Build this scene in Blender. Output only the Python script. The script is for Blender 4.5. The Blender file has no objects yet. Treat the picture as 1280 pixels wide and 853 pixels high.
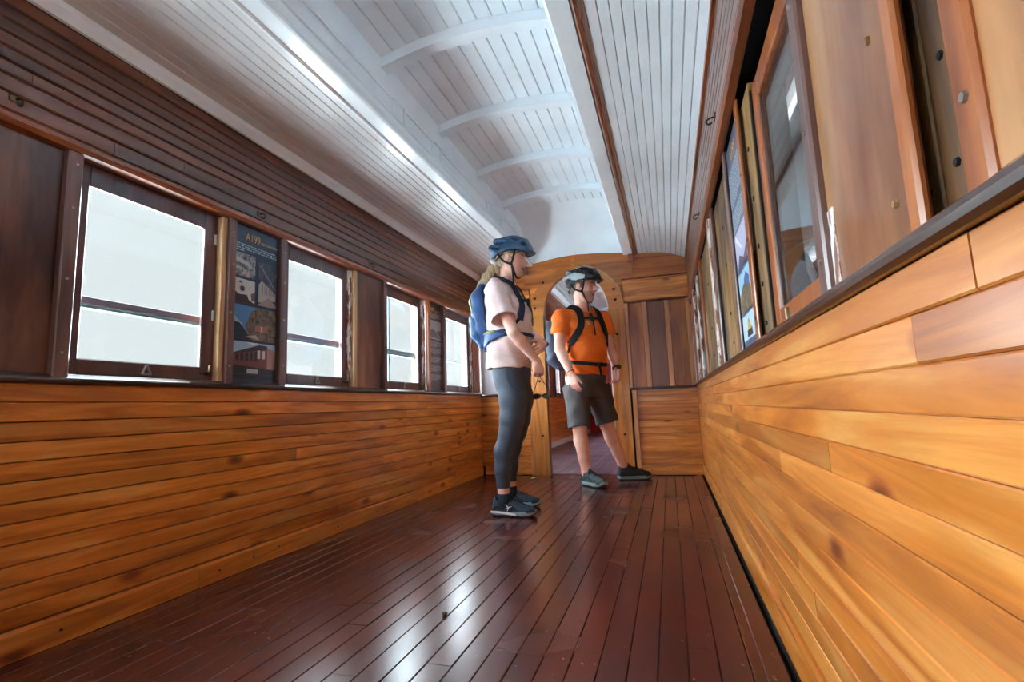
import bpy, bmesh, math, random
import numpy as np
from mathutils import Vector, Matrix

# ------------------------------------------------------------------ camera, sky, sun, exposure
S = bpy.context.scene
C = S.collection
W, D, SILL, TOP = 2.07, 4.848, 0.815, 1.55        # carriage width, end wall, sill height, header underside
cam_d = bpy.data.cameras.new('camera')
cam = bpy.data.objects.new('camera', cam_d)
C.objects.link(cam)
cam_d.sensor_fit = 'HORIZONTAL'; cam_d.sensor_width = 36.0; cam_d.lens = 17.792
cam_d.clip_start = 0.02; cam_d.clip_end = 200
yaw, pitch, roll = 0.2951101, 0.1305409, -0.0394777
_f = Vector((-math.sin(yaw)*math.cos(pitch), math.cos(yaw)*math.cos(pitch), math.sin(pitch)))
_r = Vector((math.cos(yaw), math.sin(yaw), 0)); _u = _r.cross(_f)
_r2 = _r*math.cos(roll)+_u*math.sin(roll); _u2 = -_r*math.sin(roll)+_u*math.cos(roll)
cam.matrix_world = Matrix(((_r2.x, _u2.x, -_f.x, -0.24394), (_r2.y, _u2.y, -_f.y, 0.0),
                           (_r2.z, _u2.z, -_f.z, 0.65590), (0, 0, 0, 1)))
S.camera = cam

wd = bpy.data.worlds.new('overcast_sky'); S.world = wd; wd.use_nodes = True
bg = wd.node_tree.nodes['Background']
bg.inputs[0].default_value = (0.86, 0.915, 0.935, 1); bg.inputs[1].default_value = 0.83

def lamp(name, kind, loc, energy, color=(1, 1, 1), rot=None, **kw):
    l = bpy.data.lights.new(name, kind); l.energy = energy; l.color = color
    for k, v in kw.items(): setattr(l, k, v)
    o = bpy.data.objects.new(name, l); o.location = loc
    if rot: o.rotation_euler = rot
    C.objects.link(o); return o
def aim(o, d): o.rotation_euler = Vector(d).to_track_quat('-Z', 'Y').to_euler()
# high hazy sun over the roof: it lights the pale ground left of the carriage, which throws light up through the windows
sun = lamp('sun', 'SUN', (0, 8, 10), 100.0, (0.86, 0.94, 1.0), angle=0.09); aim(sun, (-0.06, -0.60, -0.80))
# added wide sun lamps: fill through the left windows beyond what the sky gives
left_fill = lamp('left_fill_sun', 'SUN', (-9, 6, 5), 48.0, (0.82, 0.91, 1.0), angle=2.3); aim(left_fill, (0.80, -0.40, -0.42))
left_fill2 = lamp('left_fill_sun', 'SUN', (-9, -4, 5), 40.0, (0.84, 0.92, 1.0), angle=2.2); aim(left_fill2, (0.78, 0.50, -0.36))  # second added fill, from the rear left, to brighten the end wall
# added fill lamp inside the closed rear of the carriage, behind the camera
rear = lamp('rear_fill_light', 'AREA', (-0.95, -2.55, 1.25), 12.0, (0.97, 0.98, 1.0), shape='RECTANGLE', size=1.7, size_y=1.5); aim(rear, (0, 1, 0.08))
S.view_settings.view_transform = 'Standard'; S.view_settings.look = 'None'
S.view_settings.exposure = 0.32; S.view_settings.gamma = 1.0; S.view_settings.use_curve_mapping = False
S.cycles.max_bounces = 10; S.cycles.diffuse_bounces = 6; S.cycles.transparent_max_bounces = 12
S.cycles.use_denoising = True; S.cycles.sample_clamp_indirect = 60.0; S.cycles.caustics_reflective = False

rng = random.Random(7)
def U(a, b): return rng.uniform(a, b)

# ------------------------------------------------------------------ materials
def lin(c):
    return tuple(((v/255)/12.92 if v/255 <= 0.04045 else ((v/255+0.055)/1.055)**2.4) for v in c)+(1.0,)
def mat(name):
    m = bpy.data.materials.new(name); m.use_nodes = True
    nt = m.node_tree; b = nt.nodes['Principled BSDF']
    return m, nt, b
def N(nt, t, **kw):
    n = nt.nodes.new(t)
    for k, v in kw.items():
        if k in n.inputs: n.inputs[k].default_value = v
        else: setattr(n, k, v)
    return n
def ramp(nt, stops):
    n = nt.nodes.new('ShaderNodeValToRGB'); e = n.color_ramp.elements
    while len(e) < len(stops): e.new(0.5)
    for i, (p, c) in enumerate(stops):
        e[i].position = p; e[i].color = c if len(c) == 4 else lin(c)
    return n
def plain(name, c, rough=0.5, metal=0.0, coat=0.0, noise=0.0, nscale=30, bump=0.0, spec=None, sheen=0.0):
    m, nt, b = mat(name)
    b.inputs['Base Color'].default_value = lin(c); b.inputs['Roughness'].default_value = rough
    b.inputs['Metallic'].default_value = metal; b.inputs['Coat Weight'].default_value = coat
    if sheen: b.inputs['Sheen Weight'].default_value = sheen
    if noise or bump:
        tc = N(nt, 'ShaderNodeTexCoord'); nz = N(nt, 'ShaderNodeTexNoise', Scale=nscale, Detail=4.0)
        nt.links.new(tc.outputs['Object'], nz.inputs['Vector'])
        if noise:
            d = tuple(max(0, v*(1-noise)) for v in c); u = tuple(min(255, v*(1+noise*0.6)) for v in c)
            r = ramp(nt, [(0.3, d), (0.7, u)])
            nt.links.new(nz.outputs['Fac'], r.inputs['Fac']); nt.links.new(r.outputs['Color'], b.inputs['Base Color'])
        if bump:
            bp = N(nt, 'ShaderNodeBump', Strength=bump, Distance=0.01)
            nt.links.new(nz.outputs['Fac'], bp.inputs['Height']); nt.links.new(bp.outputs['Normal'], b.inputs['Normal'])
    return m
def wood(name, cols, axis='y', rough=0.28, coat=0.5, rand=0.35, grain=11.0, blotch=0.5, knots=0.0, bump=0.06, dark=None):
    """varnished timber: stretched grain noise, slow blotches, a tone per piece, optional knots and dark stains"""
    m, nt, b = mat(name); L = nt.links.new
    tc = N(nt, 'ShaderNodeTexCoord'); oi = N(nt, 'ShaderNodeObjectInfo')
    mul = N(nt, 'ShaderNodeMath', operation='MULTIPLY'); L(oi.outputs['Random'], mul.inputs[0]); mul.inputs[1].default_value = 61.0
    add = N(nt, 'ShaderNodeVectorMath', operation='ADD'); L(tc.outputs['Object'], add.inputs[0]); L(mul.outputs[0], add.inputs[1])
    sc = {'x': (0.9, grain, grain), 'y': (grain, 0.9, grain), 'z': (grain, grain, 0.9)}[axis]
    mp = N(nt, 'ShaderNodeMapping'); mp.inputs['Scale'].default_value = sc; L(add.outputs[0], mp.inputs['Vector'])
    n1 = N(nt, 'ShaderNodeTexNoise', Scale=1.6, Detail=6.0, Roughness=0.6, Distortion=0.9); L(mp.outputs[0], n1.inputs['Vector'])
    r1 = ramp(nt, [(0.28, cols[0]), (0.5, cols[1]), (0.74, cols[2])]); L(n1.outputs['Fac'], r1.inputs['Fac'])
    sc2 = {'x': (1.2, 5, 5), 'y': (5, 1.2, 5), 'z': (5, 5, 1.2)}[axis]
    mp2 = N(nt, 'ShaderNodeMapping'); mp2.inputs['Scale'].default_value = sc2; L(add.outputs[0], mp2.inputs['Vector'])
    n2 = N(nt, 'ShaderNodeTexNoise', Scale=1.1, Detail=3.0, Distortion=1.2); L(mp2.outputs[0], n2.inputs['Vector'])
    mr = N(nt, 'ShaderNodeMapRange'); L(n2.outputs['Fac'], mr.inputs['Value'])
    mr.inputs['From Min'].default_value = 0.3; mr.inputs['From Max'].default_value = 0.7
    mr.inputs['To Min'].default_value = 1.0-blotch*0.5; mr.inputs['To Max'].default_value = 1.0+blotch*0.2
    rv = N(nt, 'ShaderNodeMapRange'); L(oi.outputs['Random'], rv.inputs['Value'])
    rv.inputs['To Min'].default_value = 1.0-rand*0.6; rv.inputs['To Max'].default_value = 1.0+rand*0.4
    vm = N(nt, 'ShaderNodeMath', operation='MULTIPLY'); L(mr.outputs[0], vm.inputs[0]); L(rv.outputs[0], vm.inputs[1])
    hs = N(nt, 'ShaderNodeHueSaturation'); L(r1.outputs['Color'], hs.inputs['Color']); L(vm.outputs[0], hs.inputs['Value'])
    out = hs.outputs['Color']
    if knots:
        vo = N(nt, 'ShaderNodeTexVoronoi', Scale=2.9)
        mp3 = N(nt, 'ShaderNodeMapping'); s3 = {'x': (1, 2.2, 2.2), 'y': (2.2, 1, 2.2), 'z': (2.2, 2.2, 1)}[axis]
        mp3.inputs['Scale'].default_value = s3; L(add.outputs[0], mp3.inputs['Vector']); L(mp3.outputs[0], vo.inputs['Vector'])
        rk = ramp(nt, [(0.03, (60, 26, 10)), (0.09, (170, 110, 70)), (0.17, (255, 255, 255))]); L(vo.outputs['Distance'], rk.inputs['Fac'])
        mx = N(nt, 'ShaderNodeMix', data_type='RGBA', blend_type='MULTIPLY'); mx.inputs[0].default_value = knots
        L(out, mx.inputs[6]); L(rk.outputs['Color'], mx.inputs[7]); out = mx.outputs[2]
    if dark:
        n4 = N(nt, 'ShaderNodeTexNoise', Scale=dark[1], Detail=5.0, Roughness=0.65); L(mp2.outputs[0], n4.inputs['Vector'])
        r4 = ramp(nt, [(0.42, (255, 255, 255)), (0.62, dark[0])]); L(n4.outputs['Fac'], r4.inputs['Fac'])
        mx = N(nt, 'ShaderNodeMix', data_type='RGBA', blend_type='MULTIPLY'); mx.inputs[0].default_value = 1.0
        L(out, mx.inputs[6]); L(r4.outputs['Color'], mx.inputs[7]); out = mx.outputs[2]
    L(out, b.inputs['Base Color'])
    b.inputs['Roughness'].default_value = rough; b.inputs['Coat Weight'].default_value = coat; b.inputs['Coat Roughness'].default_value = 0.18
    bp = N(nt, 'ShaderNodeBump', Strength=bump, Distance=0.004); L(n1.outputs['Fac'], bp.inputs['Height']); L(bp.outputs['Normal'], b.inputs['Normal'])
    return m
def worn(name, paint, under, thr=0.5, scale=14, axis='z', rough=0.5):
    m, nt, b = mat(name); L = nt.links.new
    tc = N(nt, 'ShaderNodeTexCoord'); mp = N(nt, 'ShaderNodeMapping')
    mp.inputs['Scale'].default_value = {'z': (3, 3, 0.7), 'y': (3, 0.7, 3), 'x': (0.7, 3, 3)}[axis]; L(tc.outputs['Object'], mp.inputs['Vector'])
    nz = N(nt, 'ShaderNodeTexNoise', Scale=scale, Detail=6.0, Roughness=0.7); L(mp.outputs[0], nz.inputs['Vector'])
    r = ramp(nt, [(thr-0.03, paint), (thr+0.03, under)]); L(nz.outputs['Fac'], r.inputs['Fac']); L(r.outputs['Color'], b.inputs['Base Color'])
    b.inputs['Roughness'].default_value = rough
    return m

HONEY = [(152, 72, 18), (212, 126, 44), (240, 172, 90)]
M = {}
M['wain'] = wood('varnished_kauri_board', HONEY, 'y', rough=0.32, coat=0.4, knots=0.9)
M['wain_x'] = wood('varnished_kauri_board_across', HONEY, 'x', rough=0.30, coat=0.45, knots=0.9)
M['wain_z'] = wood('varnished_kauri_upright', [(140, 76, 28), (186, 114, 50), (206, 140, 72)], 'z', rough=0.3, coat=0.45, rand=0.3)
M['arch'] = wood('varnished_arch_timber', [(140, 78, 30), (186, 116, 50), (206, 138, 66)], 'z', rough=0.3, coat=0.4, rand=0.1)
M['head'] = wood('brown_header_timber_across', [(140, 70, 22), (190, 108, 42), (214, 138, 64)], 'x', rough=0.3, coat=0.4, rand=0.3)
M['slat'] = wood('brown_header_slat', [(62, 34, 22), (104, 60, 40), (124, 76, 52)], 'y', rough=0.34, coat=0.35, rand=0.5)
M['mould'] = wood('red_brown_moulding', [(92, 44, 24), (136, 70, 38), (160, 90, 50)], 'y', rough=0.3, coat=0.5, rand=0.2)
M['dark'] = wood('dark_brown_sill', [(34, 20, 16), (58, 36, 28), (82, 54, 42)], 'y', rough=0.3, coat=0.5, rand=0.2)
M['plum'] = wood('plum_brown_sash_timber', [(60, 38, 38), (86, 56, 56), (106, 74, 72)], 'z', rough=0.35, coat=0.4, rand=0.25)
M['strip'] = wood('mauve_brown_strip', [(78, 54, 50), (110, 78, 72), (132, 100, 92)], 'z', rough=0.36, coat=0.35, rand=0.25)
M['red'] = wood('red_brown_sash_timber', [(112, 54, 22), (164, 90, 40), (192, 120, 62)], 'z', rough=0.3, coat=0.5, rand=0.25)
M['panel'] = wood('stained_plywood_panel', [(92, 56, 40), (132, 84, 58), (156, 106, 76)], 'z', rough=0.34, coat=0.35, rand=0.2, grain=6, blotch=0.8, dark=((150, 110, 90), 0.7))
M['panel_r'] = wood('honey_plywood_panel', [(128, 84, 46), (176, 124, 76), (196, 150, 104)], 'z', rough=0.3, coat=0.5, rand=0.2, grain=5, blotch=0.7, dark=((190, 150, 120), 0.8))
M['raw'] = wood('raw_stained_timber', [(92, 62, 26), (150, 108, 50), (184, 142, 76)], 'z', rough=0.6, coat=0.0, rand=0.3, grain=9, blotch=0.8, dark=((60, 44, 34), 1.3))
M['pale'] = wood('pale_pocket_timber', [(150, 112, 72), (190, 154, 112), (212, 180, 140)], 'z', rough=0.5, coat=0.1, rand=0.1)
M['batten'] = wood('pinkish_brown_batten', [(160, 96, 52), (208, 140, 84), (228, 172, 118)], 'z', rough=0.3, coat=0.5, rand=0.2)
M['floor'] = None
M['white'] = plain('white_gloss_paint', (230, 240, 246), rough=0.28, coat=0.3, noise=0.03, nscale=3)
M['white_grey'] = plain('greyer_white_gloss_paint', (222, 226, 228), rough=0.22, coat=0.4, noise=0.05, nscale=4)  # slightly greyer white, for the left deck boards
M['worn'] = worn('worn_white_paint', (222, 222, 220), (128, 80, 46), 0.50)
M['pale_panel'] = worn('pale_blotched_panel', (196, 196, 204), (150, 130, 120), 0.66, scale=3)  # pale grey-lilac with sparse brownish blotches
M['black'] = plain('black_gap', (10, 8, 8), rough=0.9)
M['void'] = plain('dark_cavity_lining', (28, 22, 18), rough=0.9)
M['steel'] = plain('worn_steel', (170, 165, 155), rough=0.35, metal=1.0)
M['brass'] = plain('dark_bronze', (96, 80, 60), rough=0.4, metal=1.0)
M['bolt'] = plain('blackened_bolt', (24, 18, 16), rough=0.5, metal=0.4)
M['teal'] = plain('teal_painted_rail', (110, 160, 165), rough=0.5)
M['outer'] = plain('purple_brown_outer_rail', (120, 104, 118), rough=0.5)
M['skin_out'] = plain('carriage_outer_skin', (110, 60, 45), rough=0.6)
M['concrete'] = plain('pale_yard_concrete', (196, 198, 198), rough=0.9, noise=0.08, nscale=0.6)
M['shed'] = wood('weathered_shed_board', [(44, 40, 44), (70, 64, 68), (92, 86, 88)], 'y', rough=0.7, coat=0, rand=0.4)
M['shedwhite'] = plain('white_painted_steel_beam', (205, 212, 216), rough=0.5, noise=0.06, nscale=6)
M['redpaint'] = plain('red_gloss_paint', (150, 24, 22), rough=0.3, coat=0.3)

def floor_mat(name='oxblood_floor_paint', cols=((50, 20, 17), (76, 30, 24), (98, 45, 35)), rlo=0.19, rhi=0.31):
    m, nt, b = mat(name); L = nt.links.new
    tc = N(nt, 'ShaderNodeTexCoord'); oi = N(nt, 'ShaderNodeObjectInfo'); ge = N(nt, 'ShaderNodeNewGeometry')
    n1 = N(nt, 'ShaderNodeTexNoise', Scale=2.2, Detail=6.0, Roughness=0.65); L(ge.outputs['Position'], n1.inputs['Vector'])
    r = ramp(nt, [(0.3, cols[0]), (0.55, cols[1]), (0.8, cols[2])]); L(n1.outputs['Fac'], r.inputs['Fac'])
    rv = N(nt, 'ShaderNodeMapRange'); L(oi.outputs['Random'], rv.inputs['Value']); rv.inputs['To Min'].default_value = 0.8; rv.inputs['To Max'].default_value = 1.15
    hs = N(nt, 'ShaderNodeHueSaturation'); L(r.outputs['Color'], hs.inputs['Color']); L(rv.outputs[0], hs.inputs['Value'])
    n2 = N(nt, 'ShaderNodeTexNoise', Scale=60.0, Detail=2.0); L(ge.outputs['Position'], n2.inputs['Vector'])
    r2 = ramp(nt, [(0.70, (0, 0, 0)), (0.76, (230, 230, 230))]); L(n2.outputs['Fac'], r2.inputs['Fac'])
    mx = N(nt, 'ShaderNodeMix', data_type='RGBA'); L(r2.outputs['Color'], mx.inputs[0]); L(hs.outputs['Color'], mx.inputs[6]); mx.inputs[7].default_value = lin((170, 130, 112))
    L(mx.outputs[2], b.inputs['Base Color'])
    n3 = N(nt, 'ShaderNodeTexNoise', Scale=2.5, Detail=3.0, Roughness=0.5); L(ge.outputs['Position'], n3.inputs['Vector'])
    rr = N(nt, 'ShaderNodeMapRange'); L(n3.outputs['Fac'], rr.inputs['Value']); rr.inputs['From Min'].default_value = 0.3; rr.inputs['From Max'].default_value = 0.75
    rr.inputs['To Min'].default_value = rlo; rr.inputs['To Max'].default_value = rhi; L(rr.outputs[0], b.inputs['Roughness'])
    b.inputs['Coat Weight'].default_value = 0.18; b.inputs['Coat Roughness'].default_value = 0.2
    bp = N(nt, 'ShaderNodeBump', Strength=0.03, Distance=0.004)
    mp = N(nt, 'ShaderNodeMapping'); mp.inputs['Scale'].default_value = (9, 1.2, 1); L(ge.outputs['Position'], mp.inputs['Vector'])
    n4 = N(nt, 'ShaderNodeTexNoise', Scale=3.0, Detail=3.0); L(mp.outputs[0], n4.inputs['Vector'])
    L(n4.outputs['Fac'], bp.inputs['Height']); L(bp.outputs['Normal'], b.inputs['Normal'])
    return m
M['floor'] = floor_mat(); M['floor_sheen'] = floor_mat('sheen_tinted_floor_paint', ((78, 54, 66), (112, 84, 100), (140, 114, 128)), 0.3, 0.45)  # bluish window sheen on the next carriage's floor put into its colour
def glass_mat():
    m = bpy.data.materials.new('window_glass'); m.use_nodes = True; nt = m.node_tree; nt.nodes.clear()
    o = N(nt, 'ShaderNodeOutputMaterial'); t = N(nt, 'ShaderNodeBsdfTransparent'); t.inputs[0].default_value = (0.93, 0.96, 0.96, 1)
    g = N(nt, 'ShaderNodeBsdfGlossy'); g.inputs['Roughness'].default_value = 0.03
    fr = N(nt, 'ShaderNodeFresnel'); ge = N(nt, 'ShaderNodeNewGeometry'); io = N(nt, 'ShaderNodeMapRange')
    io.inputs['To Min'].default_value = 1.45; io.inputs['To Max'].default_value = 1/1.45
    nt.links.new(ge.outputs['Backfacing'], io.inputs['Value']); nt.links.new(io.outputs[0], fr.inputs['IOR']); mx = N(nt, 'ShaderNodeMixShader')
    nt.links.new(fr.outputs[0], mx.inputs[0]); nt.links.new(t.outputs[0], mx.inputs[1]); nt.links.new(g.outputs[0], mx.inputs[2]); nt.links.new(mx.outputs[0], o.inputs[0])
    return m
M['glass'] = glass_mat()

# ------------------------------------------------------------------ object helpers
_loc = {}
def empty(name, loc=(0, 0, 0), label=None, cat=None, group=None, kind=None, parent=None):
    o = bpy.data.objects.new(name, None); C.objects.link(o); o.empty_display_size = 0.1
    _loc[o.name] = Vector(loc)
    if parent: o.parent = parent; o.location = Vector(loc)-_loc[parent.name]
    else: o.location = loc
    return tag(o, label, cat, group, kind)
def tag(o, label=None, cat=None, group=None, kind=None):
    if label: o['label'] = label
    if cat: o['category'] = cat
    if group: o['group'] = group
    if kind: o['kind'] = kind
    return o
def link(name, me, parent, loc):
    o = bpy.data.objects.new(name, me); C.objects.link(o); _loc[o.name] = Vector(loc)
    if parent: o.parent = parent; o.location = Vector(loc)-_loc[parent.name]
    else: o.location = loc
    return o
def mesh(name, verts, faces, m, parent=None, smooth=False, origin=None, mats=None, midx=None, recalc=True):
    v = np.asarray(verts, float); c = np.asarray(origin if origin is not None else (v.min(0)+v.max(0))/2)
    me = bpy.data.meshes.new(name); me.from_pydata((v-c).tolist(), [], faces)
    if recalc:
        bm = bmesh.new(); bm.from_mesh(me); bmesh.ops.recalc_face_normals(bm, faces=bm.faces); bm.to_mesh(me); bm.free()
    for mm in (mats or [m]): me.materials.append(mm)
    if midx is not None: me.polygons.foreach_set('material_index', np.asarray(midx, np.int32))
    if smooth: me.polygons.foreach_set('use_smooth', np.ones(len(me.polygons), bool))
    me.update()
    return link(name, me, parent, c)
_cache = {}
def ext(name, prof, axis, a, b, m, parent=None, smooth=False):
    """extrude a closed 2D profile along an axis from a to b; alike pieces share their mesh"""
    n = len(prof); V = []
    for t in (a, b):
        for p, q in prof: V.append({'x': (t, p, q), 'y': (p, t, q), 'z': (p, q, t)}[axis])
    V = np.array(V); c = (V.min(0)+V.max(0))/2
    key = (name, m.name, smooth, tuple(np.round((V-c).ravel(), 4)))
    me = _cache.get(key)
    if me is None:
        F = [[i, (i+1) % n, n+(i+1) % n, n+i] for i in range(n)]+[list(range(n))[::-1], [n+i for i in range(n)]]
        me = bpy.data.meshes.new(name); me.from_pydata((V-c).tolist(), [], F)
        bm = bmesh.new(); bm.from_mesh(me); bmesh.ops.recalc_face_normals(bm, faces=bm.faces); bm.to_mesh(me); bm.free()
        me.materials.append(m)
        if smooth:
            for p in me.polygons: p.use_smooth = len(p.vertices) == 4
        _cache[key] = me
    return link(name, me, parent, c)
def box(name, x0, x1, y0, y1, z0, z1, m, parent=None, ch=0.002):
    d = (x1-x0, y1-y0, z1-z0); ax = 'xyz'[max(range(3), key=lambda i: d[i])]
    r = {'x': (y0, y1, z0, z1), 'y': (x0, x1, z0, z1), 'z': (x0, x1, y0, y1)}[ax]
    p0, p1, q0, q1 = r; ch = min(ch, (p1-p0)/3, (q1-q0)/3)
    if ch > 0: prof = [(p0+ch, q0), (p1-ch, q0), (p1, q0+ch), (p1, q1-ch), (p1-ch, q1), (p0+ch, q1), (p0, q1-ch), (p0, q0+ch)]
    else: prof = [(p0, q0), (p1, q0), (p1, q1), (p0, q1)]
    a, b = {'x': (x0, x1), 'y': (y0, y1), 'z': (z0, z1)}[ax]
    return ext(name, prof, ax, a, b, m, parent)
def frames(pts):
    P = [Vector(p) for p in pts]; T = []
    for i in range(len(P)):
        d = P[min(i+1, len(P)-1)]-P[max(i-1, 0)]; T.append(d.normalized())
    n = T[0].orthogonal().normalized(); out = []
    for t in T:
        n = (n-t*n.dot(t)).normalized(); out.append((n, t.cross(n)))
    return P, T, out
def tube_data(pts, r, seg=8):
    P, T, fr = frames(pts); rr = r if isinstance(r, (list, tuple)) else [r]*len(P)
    V, F = [], []
    for p, (n, b), q in zip(P, fr, rr):
        for k in range(seg):
            a = 2*math.pi*k/seg; V.append(tuple(p+n*(q*math.cos(a))+b*(q*math.sin(a))))
    for i in range(len(P)-1):
        for k in range(seg):
            F.append([i*seg+k, i*seg+(k+1) % seg, (i+1)*seg+(k+1) % seg, (i+1)*seg+k])
    F.append(list(range(seg))[::-1]); F.append([(len(P)-1)*seg+k for k in range(seg)])
    return V, F
def tube(name, pts, r, m, parent=None, seg=8):
    V, F = tube_data(pts, r, seg); return mesh(name, V, F, m, parent, smooth=True)
def catmull(pts, n=6):
    P = [np.array(p, float) for p in pts]; out = []
    for i in range(len(P)-1):
        p0, p1, p2, p3 = P[max(i-1, 0)], P[i], P[i+1], P[min(i+2, len(P)-1)]
        for k in range(n):
            t = k/n; out.append(0.5*((2*p1)+(-p0+p2)*t+(2*p0-5*p1+4*p2-p3)*t*t+(-p0+3*p1-3*p2+p3)*t**3))
    out.append(P[-1]); return out
def ribbon(name, pts, normals, w, th, m, parent=None, n=5):
    """flat webbing along a path; normals point off the surface it lies on"""
    P = catmull(pts, n); Q = catmull(normals, n); V, F = [], []
    for i, p in enumerate(P):
        t = P[min(i+1, len(P)-1)]-P[max(i-1, 0)]; t = t/(np.linalg.norm(t)+1e-9)
        nn = Q[i]-t*np.dot(Q[i], t); nn = nn/(np.linalg.norm(nn)+1e-9); s = np.cross(t, nn)
        for a, b in ((-1, 0), (1, 0), (1, 1), (-1, 1)): V.append(tuple(p+s*(a*w/2)+nn*(b*th)))
    for i in range(len(P)-1):
        for k in range(4): F.append([i*4+k, i*4+(k+1) % 4, i*4+4+(k+1) % 4, i*4+4+k])
    F += [[3, 2, 1, 0], [len(V)-4+k for k in range(4)]]
    return mesh(name, V, F, m, parent)
def screws(name, pts, axis, r, parent, m):
    """all screw heads of one wall, too small to pick apart"""
    V, F = [], []
    for (x, y, z, s) in pts:
        b = len(V)
        for q, h in ((r, 0.0), (r*0.8, 0.003)):
            for k in range(6):
                a = math.pi*k/3; ca, sa = q*math.cos(a), q*math.sin(a)
                V.append({'x': (x+s*h, y+ca, z+sa), 'y': (x+ca, y+s*h, z+sa)}[axis])
        F += [[b+k, b+(k+1) % 6, b+6+(k+1) % 6, b+6+k] for k in range(6)]+[[b+6+k for k in range(6)]]
    o = mesh(name, V, F, m, parent); o['kind'] = 'stuff'; return o
# ------------------------------------------------------------------ setting
Y0, Y2 = -2.7, 12.0                                # rear of the modelled carriage, far end of the next one
def X(side, d): return -W+d if side == 'L' else -d  # depth d into the room from a side wall
def wp(name, side, d0, d1, y0, y1, z0, z1, m, parent, ch=0.002):
    a, b = sorted((X(side, d0), X(side, d1))); return box(name, a, b, y0, y1, z0, z1, m, parent, ch)
def wprof(name, side, prof, y0, y1, m, parent, smooth=False):
    return ext(name, [(X(side, d), z) for d, z in prof], 'y', y0, y1, m, parent, smooth)
def row(name, side, z0, z1, y0, y1, m, parent, d=0.0, seg=(1.4, 2.6), th=0.014, ch=0.0035, g=0.0009):
    """one course of lining boards, butted end to end"""
    y = y0
    while y < y1-1e-6:
        e = min(y1, y+U(*seg))
        if y1-e < 0.35: e = y1
        dd = d+U(-0.0006, 0.0006)
        prof = [(d-th, z0+g), (dd-ch*0.8, z0+g), (dd, z0+ch), (dd, z1-ch), (dd-ch*0.8, z1-g), (d-th, z1-g)]
        wprof(name, side, prof, y+0.0006, e-0.0006, m, parent); y = e

# ---- floors
def floor(name, y0, y1, seg, fm):
    r = empty(name, ((-W)/2, (y0+y1)/2, 0), kind='structure')
    box('subfloor', -W-0.1, 0.1, y0, y1, -0.09, -0.018, M['black'], r, 0)
    n = 28; w = (W-0.03)/n
    for i in range(n):
        x = -W+i*w; y = y0+U(-1.5, 0)
        while y < y1:
            e = y+U(*seg); a, b = max(y, y0), min(e, y1); dz = U(-0.0007, 0.0007)
            if b-a > 0.03:
                g, c = 0.0011, 0.0018
                prof = [(x+g, -0.018), (x+w-g, -0.018), (x+w-g, dz-c), (x+w-g-c, dz), (x+g+c, dz), (x+g, dz-c)]
                ext('board', prof, 'y', a+0.0008, b-0.0008, fm, r)
            y = e
    return r
floor('floor', Y0, D+0.03, (1.3, 3.0), M['floor'])
floor('floor_next_carriage', D+0.09, Y2, (3.0, 7.0), M['floor_sheen'])
th = empty('trim_1', (-1.06, D+0.06, 0), kind='structure')
box('threshold', -W, 0, D+0.03, D+0.09, -0.05, -0.008, M['black'], th)

# ---- side walls
def wall(name, side, y0, y1, h, zlow, next_car=False):
    r = empty(name, (X(side, 0), (y0+y1)/2, 0), kind='structure')
    seg = (2.2, 4.2) if not next_car else (3, 7)
    n = round((0.786-zlow)/h); h = (0.786-zlow)/n
    for i in range(n): row('board', side, zlow+i*h, zlow+(i+1)*h, y0, y1, M['wain'], r, seg=seg, g=0.0011 if side == 'L' else 0.0003, ch=0.004 if side == 'L' else 0.0026)
    wp('backing', side, -0.10, -0.0145, y0, y1, 0.0, 0.785, M['black'] if side == 'L' else M['mould'], r, 0)
    # sill: dark half-round nosing
    nose = [(-0.10, 0.786), (0.010, 0.785), (0.017, 0.789), (0.019, 0.796), (0.016, 0.803), (0.006, 0.809), (-0.004, 0.817), (-0.10, 0.817)]
    wprof('sill', side, nose, y0, y1, M['dark'], r)
    # header moulding above the windows and slats up to the ceiling
    hb = -0.10 if side == 'L' else -0.012
    wprof('header_moulding', side, [(hb, 1.552), (-0.002, 1.552), (0.012, 1.556), (0.020, 1.570), (0.018, 1.585), (0.006, 1.597), (-0.005, 1.600), (hb, 1.600)], y0, y1, M['mould'], r)
    zs = [1.600, 1.657, 1.711, 1.754, 1.797, 1.841, 1.885, 1.929, 1.978]
    for a, b in zip(zs, zs[1:]):
        row('slat', side, a, b, y0, y1, M['slat'], r, d=0.0, seg=(2.5, 5.0), ch=0.006)
    wp('upper_backing', side, -0.12, -0.0145, y0, y1, 1.6, 2.3, M['black'], r, 0)
    return r
wl = wall('wall_left', 'L', Y0, D, 0.0583, 0.088)
wr = wall('wall_right', 'R', Y0, D, 0.0505, 0.118)
wl2 = wall('wall_left_next_carriage', 'L', D+0.09, Y2, 0.0583, 0.088, True)
wr2 = wall('wall_right_next_carriage', 'R', D+0.09, Y2, 0.0505, 0.118, True)

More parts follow.
